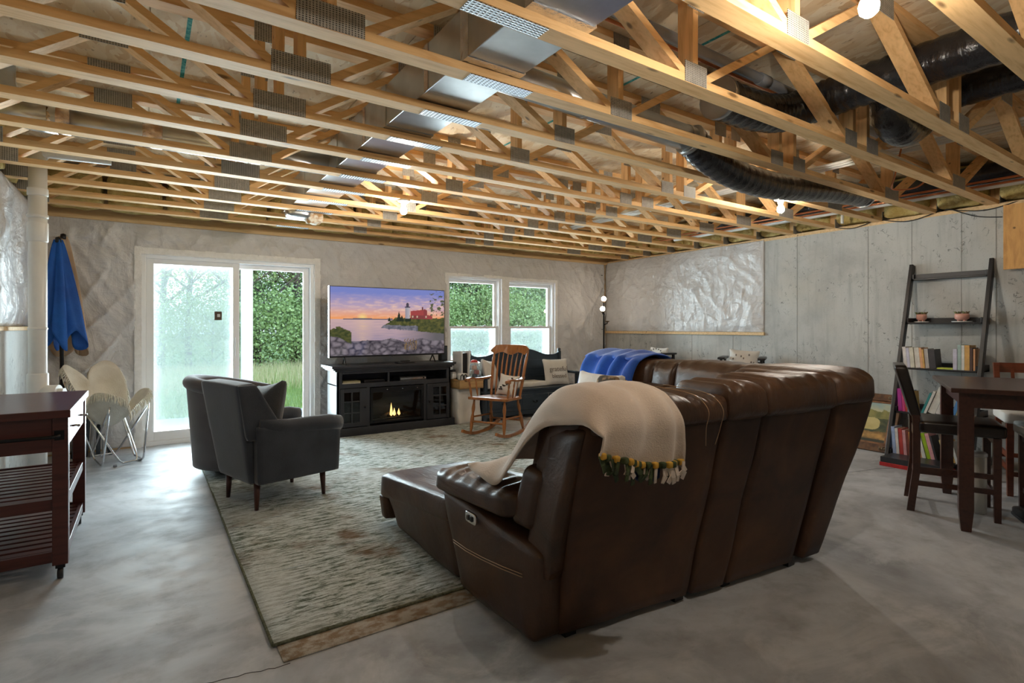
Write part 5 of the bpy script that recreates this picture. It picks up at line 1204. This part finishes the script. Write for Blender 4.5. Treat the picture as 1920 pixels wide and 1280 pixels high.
row(3, [(18, .028, .19), (22, .018, .18)], 1.885, 16, 'leaning past the slanting row, second ladder shelf from the floor')
row(3, [(20, .026, .20), (13, .022, .21)], 1.797, 0, 'by the far rail, second ladder shelf from the floor')
row(4, [(14, .028, .26), (0, .024, .25), (13, .030, .25), (20, .026, .24), (23, .022, .24), (15, .028, .23)], 2.304, -4, 'from the rail, lowest ladder shelf')
row(4, [(4, .020, .22), (3, .028, .23), (19, .028, .235), (20, .030, .24), (6, .016, .22)], 2.086, -13, 'in the slanting row, lowest ladder shelf')
row(4, [(21, .020, .20), (17, .020, .20), (9, .022, .20), (3, .020, .19)], 1.885, -15, 'by the far rail, lowest ladder shelf')
# planters
for k, (y, r) in enumerate(((2.235, .045), (1.905, .058))):
    LP = (SH[1][1]+.09, y, SH[1][0]); t = thing('planter', ['small pink animal planter with succulents beside the near rail of the ladder shelf', 'larger pink bowl planter with succulents on the ladder shelf'][k], 'planter', LP)
    MB().lathe([(.0, .006), (r*1.35, .006), (r*1.4, .010), (r*1.35, .0), (0, 0)], 20).build('tray', 'white_plastic', t)
    MB().lathe([(r*.55, .018), (r*.95, .035), (r*1.02, .062), (r*.92, .082), (r*.80, .078), (0, .072)], 20).build('bowl', 'pink_ceramic', t)
    for a in range(4): MB().tube([(math.cos(R(45+90*a))*r*.5, math.sin(R(45+90*a))*r*.5, .028), (math.cos(R(45+90*a))*r*.55, math.sin(R(45+90*a))*r*.55, .009)], .009, 6).build('foot', 'pink_ceramic', t)
    for s in (-.5, .55):
        for a in range(7): 
            d = Vector((math.cos(R(51*a)), math.sin(R(51*a)), .9)).normalized(); c0 = Vector((0, s*r, .075)); MB().tube([c0, c0+d*.024, c0+d*.046], [.005, .009, .001], 5).build('succulent_leaf', 'succulent', t)
# board-game box under the lowest shelf
LG = (5.90, 2.06, 0); t = thing('board_game_box', 'flat black and red game box on the floor before the ladder shelf', 'box', LG)
MB().box(5.74, 6.0, 1.80, 2.30, .0, .035).build('box_base', 'red_card', t, .002, rel=LG); MB().box(5.745, 5.995, 1.805, 2.295, .035, .085).build('box_lid', 'jet_stone', t, .002, rel=LG)

# ================================================================== OIL PAINTING
LO = (6.36, 2.95, 0); t = thing('framed_painting', 'landscape oil painting in an ornate brown frame leaning against the concrete wall', 'painting', LO)
pb0, pb1 = Vector((6.315, 2.41, .0)), Vector((6.36, 3.25, .0)); up_ = Vector((.27, 0, .575)); al = (pb1-pb0)
nrm = al.cross(up_).normalized(); nrm = -nrm if nrm.x > 0 else nrm
def PP(u, v, d=0): return pb0+al*u+up_*v+nrm*d
def bar(u0, u1, v0, v1, d0, d1): return MB().hexa([PP(u0, v0, d0), PP(u1, v0, d0), PP(u1, v1, d0), PP(u0, v1, d0), PP(u0, v0, d1), PP(u1, v0, d1), PP(u1, v1, d1), PP(u0, v1, d1)])
fu, fv = .09, .125
for c in ((0, 1, 0, fv), (0, 1, 1-fv, 1), (0, fu, fv, 1-fv), (1-fu, 1, fv, 1-fv)): bar(*c, -.02, .022).build('frame_side', 'gilt_frame', t, .004, rel=LO)
for c in ((fu, 1-fu, fv, fv+.035), (fu, 1-fu, 1-fv-.035, 1-fv), (fu, fu+.025, fv, 1-fv), (1-fu-.025, 1-fu, fv, 1-fv)): bar(*c, -.01, .008).build('inner_molding', 'rust_molding', t, .002, rel=LO)
for u in (.0, .85):
    for v in (0, 1-fv):
        for k in range(5): 
            c_ = PP(u+.02+.028*k, v+fv/2, .024); MB().puff((c_.x-.016, c_.x+.016, c_.y-.016, c_.y+.016, c_.z-.016, c_.z+.016), .7, n=5, wr=lambda P, q: Vector((noise.noise(P*60), noise.noise(P*60+Vector((3,0,0))), noise.noise(P*60+Vector((0,3,0)))))*.006).build('carved_ornament', 'gilt_ornament', t, rel=LO)
def oil(u, v):
    n3 = noise.fractal(Vector((u*9, v*9, 2)), 1, 2, 4); c = mixc((.55, .52, .30), (.30, .42, .42), (v-.7)*3+n3*.4)
    if v < .80+.06*n3: c = mixc((.16, .17, .05), (.30, .27, .08), .5+n3)
    if v < .60+.05*n3: c = mixc((.03, .045, .02), (.09, .10, .035), .5+n3)
    d = ((u-.28)/.16)**2+((v-.46)/.155)**2
    if (abs((u-.28)/.16)**3+abs((v-.46)/.155)**3) < 1: c = mixc((.62, .52, .22), (.48, .38, .13), (.6-v)*2+n3*.3)
    if v < .26+.05*n3 and .0 < u < .62: c = mixc((.55, .30, .08), (.20, .11, .03), .4+n3+abs(v-.14)*3)
    if v < .08: c = (.03, .03, .015)
    return c
painted('canvas', lambda u, v: PP(fu+.02+(1-2*fu-.04)*u, fv+.03+(1-2*fv-.06)*v, .001), 120, 100, oil, 'oil_picture', t, LO)
bar(fu, 1-fu, fv, 1-fv, -.012, -.002).build('backing', 'gilt_frame', t, rel=LO)

# ================================================================== COUNTER TABLE AND CHAIRS
ct = thing('counter_table', 'dark wooden counter-height table with square tapered legs', 'table', (4.30, 1.27, 0), R(23))
MB().box(-.045, 1.06, -.885, .045, .885, .915).build('table_top', 'dark_table', ct, .005)
for x in (0, .94):
    for y in (-.845, -.075):
        MB().hexa([(x+.012, y+.012, 0), (x+.063, y+.012, 0), (x+.063, y+.063, 0), (x+.012, y+.063, 0), (x, y, .14), (x+.075, y, .14), (x+.075, y+.075, .14), (x, y+.075, .14)]).box(x, x+.075, y, y+.075, .139, .885).build('leg', 'dark_table', ct)
for c in ((.07, .945, -.05, -.028, .79, .885), (.07, .945, -.815, -.793, .79, .885), (.012, .034, -.775, -.07, .79, .885), (.98, 1.002, -.775, -.07, .79, .885)): MB().box(*c).build('apron', 'dark_table', ct, .002)
def counter_chair(loc, rz, lab, back, seatmat, wood):
    t = thing('counter_chair', lab, 'chair', loc, rz)    # faces -y
    w2, d2 = .195, .215
    for s in (-1, 1):
        MB().hexa([(s*w2-.018, -d2-.02, 0), (s*w2+.018, -d2-.02, 0), (s*w2+.018, -d2+.016, 0), (s*w2-.018, -d2+.016, 0), (s*w2-.022, -d2-.022, .56), (s*w2+.022, -d2-.022, .56), (s*w2+.022, -d2+.022, .56), (s*w2-.022, -d2+.022, .56)]).build('leg', wood, t)
        pp = [(.0, .035), (.30, .0), (.60, .0), (.68, .005), (1.0, .10)]
        m = MB()
        for (za, ya), (zb, yb) in zip(pp[:-1], pp[1:]): m.hexa([(s*w2-.018, d2+ya-.022, za), (s*w2+.018, d2+ya-.022, za), (s*w2+.018, d2+ya+.022, za), (s*w2-.018, d2+ya+.022, za), (s*w2-.018, d2+yb-.022, zb), (s*w2+.018, d2+yb-.022, zb), (s*w2+.018, d2+yb+.022, zb), (s*w2-.018, d2+yb+.022, zb)])
        m.build('back_leg', wood, t)
        for z in (.20, .30) if s < 0 else (.20,): MB().beam((s*w2, -d2, z), (s*w2, d2+.01, z), .018, .034).build('stretcher', wood, t)
    MB().beam((-w2, -d2, .17), (w2, -d2, .17), .018, .034).build('footrest', wood, t); MB().beam((-w2, d2, .24), (w2, d2, .24), .018, .034).build('stretcher', wood, t)
    for c in ((-w2, w2, -d2-.012, -d2+.01, .51, .57), (-w2, w2, d2-.01, d2+.012, .51, .57)): MB().box(*c).build('seat_rail', wood, t, .002)
    MB().puff((-.235, .235, -.265, .205, .56, .645), (.10, .10, .5), (0, 0, .10), 10).build('seat', seatmat, t)
    if back == 'leather':
        MB().puff([(-.215, d2-.03, .665), (.215, d2-.03, .665), (.215, d2+.035, .665), (-.215, d2+.035, .665), (-.215, d2+.055, 1.03), (.215, d2+.055, 1.03), (.215, d2+.135, 1.03), (-.215, d2+.135, 1.03)], (.06, .5, .08), n=10).build('backrest', seatmat, t)
    else:
        for za, zb in ((.92, 1.0), (.74, .775)): MB().hexa([(-.20, d2+.02+(za-.68)*.3, za), (.20, d2+.02+(za-.68)*.3, za), (.20, d2+.04+(za-.68)*.3, za), (-.20, d2+.04+(za-.68)*.3, za), (-.20, d2+.02+(zb-.68)*.3, zb), (.20, d2+.02+(zb-.68)*.3, zb), (.20, d2+.04+(zb-.68)*.3, zb), (-.20, d2+.04+(zb-.68)*.3, zb)]).build('back_rail', wood, t)
        for x in (-.09, 0, .09): MB().beam((x, d2+.045, .76), (x, d2+.105, .95), .022, .012, (0, 1, 0)).build('back_slat', wood, t)
    return t
counter_chair((4.79, 1.455, 0), R(22.5), 'dark leather counter chair with padded back pulled up to the table by the ladder shelf', 'leather', 'dark_leatherette', 'dark_table')
counter_chair((5.80, 1.22, 0), R(-67), 'reddish wooden slat-back counter chair with white seat beside the concrete wall', 'slat', 'white_leatherette', 'cherry_wood')
counter_chair((5.00, .87, 0), R(203), 'counter chair with white seat pushed in opposite the dark leather chair', 'slat', 'white_leatherette', 'dark_table')
LQ = (4.85, 1.33, 0); t = thing('floor_pipe', 'short white capped plastic pipe standing on the floor under the table', 'pipe', (4.85, 1.33, 0))
MB().lathe([(.054, 0), (.054, .40)], 24).build('pipe', 'pvc', t); MB().lathe([(.056, .395), (.058, .40), (.058, .415), (.05, .425), (0, .427)], 24).build('cap', 'white_plastic', t)
t = thing('shoe', 'small black shoe on the floor under the counter table', 'shoe', (4.935, 1.10, 0), R(30)); MB().puff((-.12, .12, -.04, .04, .012, .085), (.4, .5, .5), n=8, wr=lambda P, q: Vector((0, 0, -.03*max(0, q[0])))).build('upper', 'black_plastic', t); MB().puff((-.125, .125, -.043, .043, 0, .018), (.3, .5, .4), n=6).build('sole', 'jet_stone', t)

# ================================================================== OUTSIDE
og = struct(MB().box(-60, 90, 7.32, 120, -.20, -.03).build('ground', 'lawn'))
struct(MB().box(-2.5, 8.5, 7.32, 9.2, -.06, -.012).build('patio', 'patio'))
t = thing('porch_post', 'white square porch post standing on the patio outside the sliding door', 'post', (1.19, 8.52, -.012)); MB().box(-.07, .07, -.07, .07, 0, 3.2).build('shaft', 'white_vinyl', t, .004); MB().box(-.09, .09, -.09, .09, 0, .16).build('plinth', 'white_vinyl', t, .004)
random.seed(4)
def blades(name, mat, n, x0, x1, y0, y1, h0, h1, wd, lab, cat):
    v = []; f = []
    for i in range(n):
        x, y = random.uniform(x0, x1), random.uniform(y0, y1); h = random.uniform(h0, h1); a = random.uniform(0, math.pi); dx, dy = math.cos(a)*wd, math.sin(a)*wd; lx, ly = random.uniform(-.3, .3)*h, random.uniform(-.3, .3)*h
        b = len(v); v += [(x-dx, y-dy, -.03), (x+dx, y+dy, -.03), (x+lx, y+ly, -.03+h)]; f.append((b, b+1, b+2))
    m = MB(); m.add(v, f); o = m.build(name, mat); tag(o, lab, cat); o['kind'] = 'stuff'
blades('lawn_grass', 'grass_blade', 26000, -3, 12, 9.2, 13.5, .05, .16, .008, 'short green lawn grass beyond the patio', 'grass')
blades('meadow_grass', 'straw', 30000, -6, 20, 12.2, 18.2, .15, .42, .010, 'tall straw-coloured meadow grass before the trees', 'grass')
blades('meadow_grass', 'grass_blade', 16000, -6, 20, 11.5, 18.2, .12, .34, .010, 'tall green meadow grass mixed with the straw-coloured grass', 'grass')
def tree_proto(name, h, wd, leaves, mat, trunk, lab, cat, nb_=9, lsz=.09, low=.25, bare=False):
    t = thing(name, lab, cat, (0, 0, -60)); m = MB(); rr = random.Random(h*100+leaves)
    m.tube([(0, 0, 0), (rr.uniform(-.1, .1), rr.uniform(-.1, .1), h*.35), (rr.uniform(-.2, .2), rr.uniform(-.2, .2), h*.7), (rr.uniform(-.3, .3), rr.uniform(-.3, .3), h*.95)], [trunk, trunk*.75, trunk*.45, trunk*.12], 6)
    ends = []
    for k in range(nb_):
        z = h*(low+(.9-low)*k/nb_); a = k*2.4+rr.uniform(-.4, .4); L = wd*.55*(1.1-.6*k/nb_)
        p1 = Vector((math.cos(a)*L*.5, math.sin(a)*L*.5, z+L*.35)); p2 = Vector((math.cos(a)*L, math.sin(a)*L, z+L*.7)); m.tube([(0, 0, z), p1, p2], [trunk*.4, trunk*.25, trunk*.08], 5, False); ends += [p1, p2]
        for j in range(3):
            b = a+rr.uniform(-1, 1); q = p1+Vector((math.cos(b), math.sin(b), .9))*L*.5; m.tube([p1, q], [trunk*.2, trunk*.05], 4, False); ends.append(q)
    m.build('trunk', 'bark', t)
    v = []; f = []
    for i in range(leaves):
        if rr.random() < .7: c = rr.choice(ends)+Vector((rr.gauss(0, 1), rr.gauss(0, 1), rr.gauss(0, 1)))*wd*.14
        else:
            a = rr.uniform(0, 6.28); zz = rr.uniform(.03 if low < .15 else low*.8, 1.0); r = wd*.5*math.sqrt(rr.random())*(1.1-.55*zz); c = Vector((math.cos(a)*r, math.sin(a)*r, zz*h))
        d = Vector((rr.gauss(0, 1), rr.gauss(0, 1), rr.gauss(0, 1))).normalized()*lsz*rr.uniform(.6, 1.3); e = d.cross(Vector((rr.gauss(0, 1), rr.gauss(0, 1), rr.gauss(0, 1)))).normalized()*lsz*.45
        b = len(v); v += [c-d*.5, c+e, c+d*.5, c-e]; f.append((b, b+1, b+2, b+3))
    if leaves: q_ = MB(); q_.add(v, f); o = q_.build('foliage', mat, t)
    return t
protos = {'tall': tree_proto('leafy_tree', 6.2, 3.2, 5200, 'leaf', .12, 'leafy green tree in the woodland behind the meadow', 'tree'),
          'dark': tree_proto('leafy_tree', 4.8, 2.8, 5200, 'leaf_dark', .10, 'dark bushy tree in the woodland edge behind the meadow', 'tree', low=.12),
          'bush': tree_proto('woodland_shrub', 2.3, 2.4, 5200, 'leaf', .05, 'dense green shrub at the edge of the meadow', 'shrub', low=.08),
          'bare': tree_proto('bare_tree', 6.0, 3.0, 160, 'leaf', .10, 'nearly bare thin tree standing at the woodland edge', 'tree', 14, .07)}
GR = {'tall': 'leafy trees of the woodland', 'dark': 'dark trees of the woodland', 'bush': 'shrubs at the meadow edge', 'bare': 'bare trees at the woodland edge'}
plc = []
for i in range(19): plc.append(('bush', -4+1.35*i+random.uniform(-.3, .3), 18.3+random.uniform(-.3, .5)))
for i in range(16): plc.append(('dark', 2.9+1.3*i+random.uniform(-.4, .4), 20.3+random.uniform(-.6, .8)))
for i in range(13): plc.append(('tall', 3.4+1.6*i+random.uniform(-.4, .4), 22.6+random.uniform(-.8, .8)))
for x, y in ((.35, 18.9), (-.6, 19.4), (2.6, 19.2), (4.2, 19.5), (-2.4, 19.5), (11.5, 19.2)): plc.append(('bare', x, y))
plc += [('tall', 1.05, 18.9), ('dark', -3.4, 20)]
seen = set()
for k, x, y in plc:
    o = protos[k] if k not in seen else copy_tree(protos[k]); seen.add(k)
    o.location = (x, y, -.03); o.rotation_euler = (0, 0, random.uniform(0, 6.28)); s = random.uniform(.88, 1.15)*(.72 if k == 'bush' and x < 1.8 else 1); o.scale = (s, s, s*random.uniform(.92, 1.1)); o['group'] = GR[k]
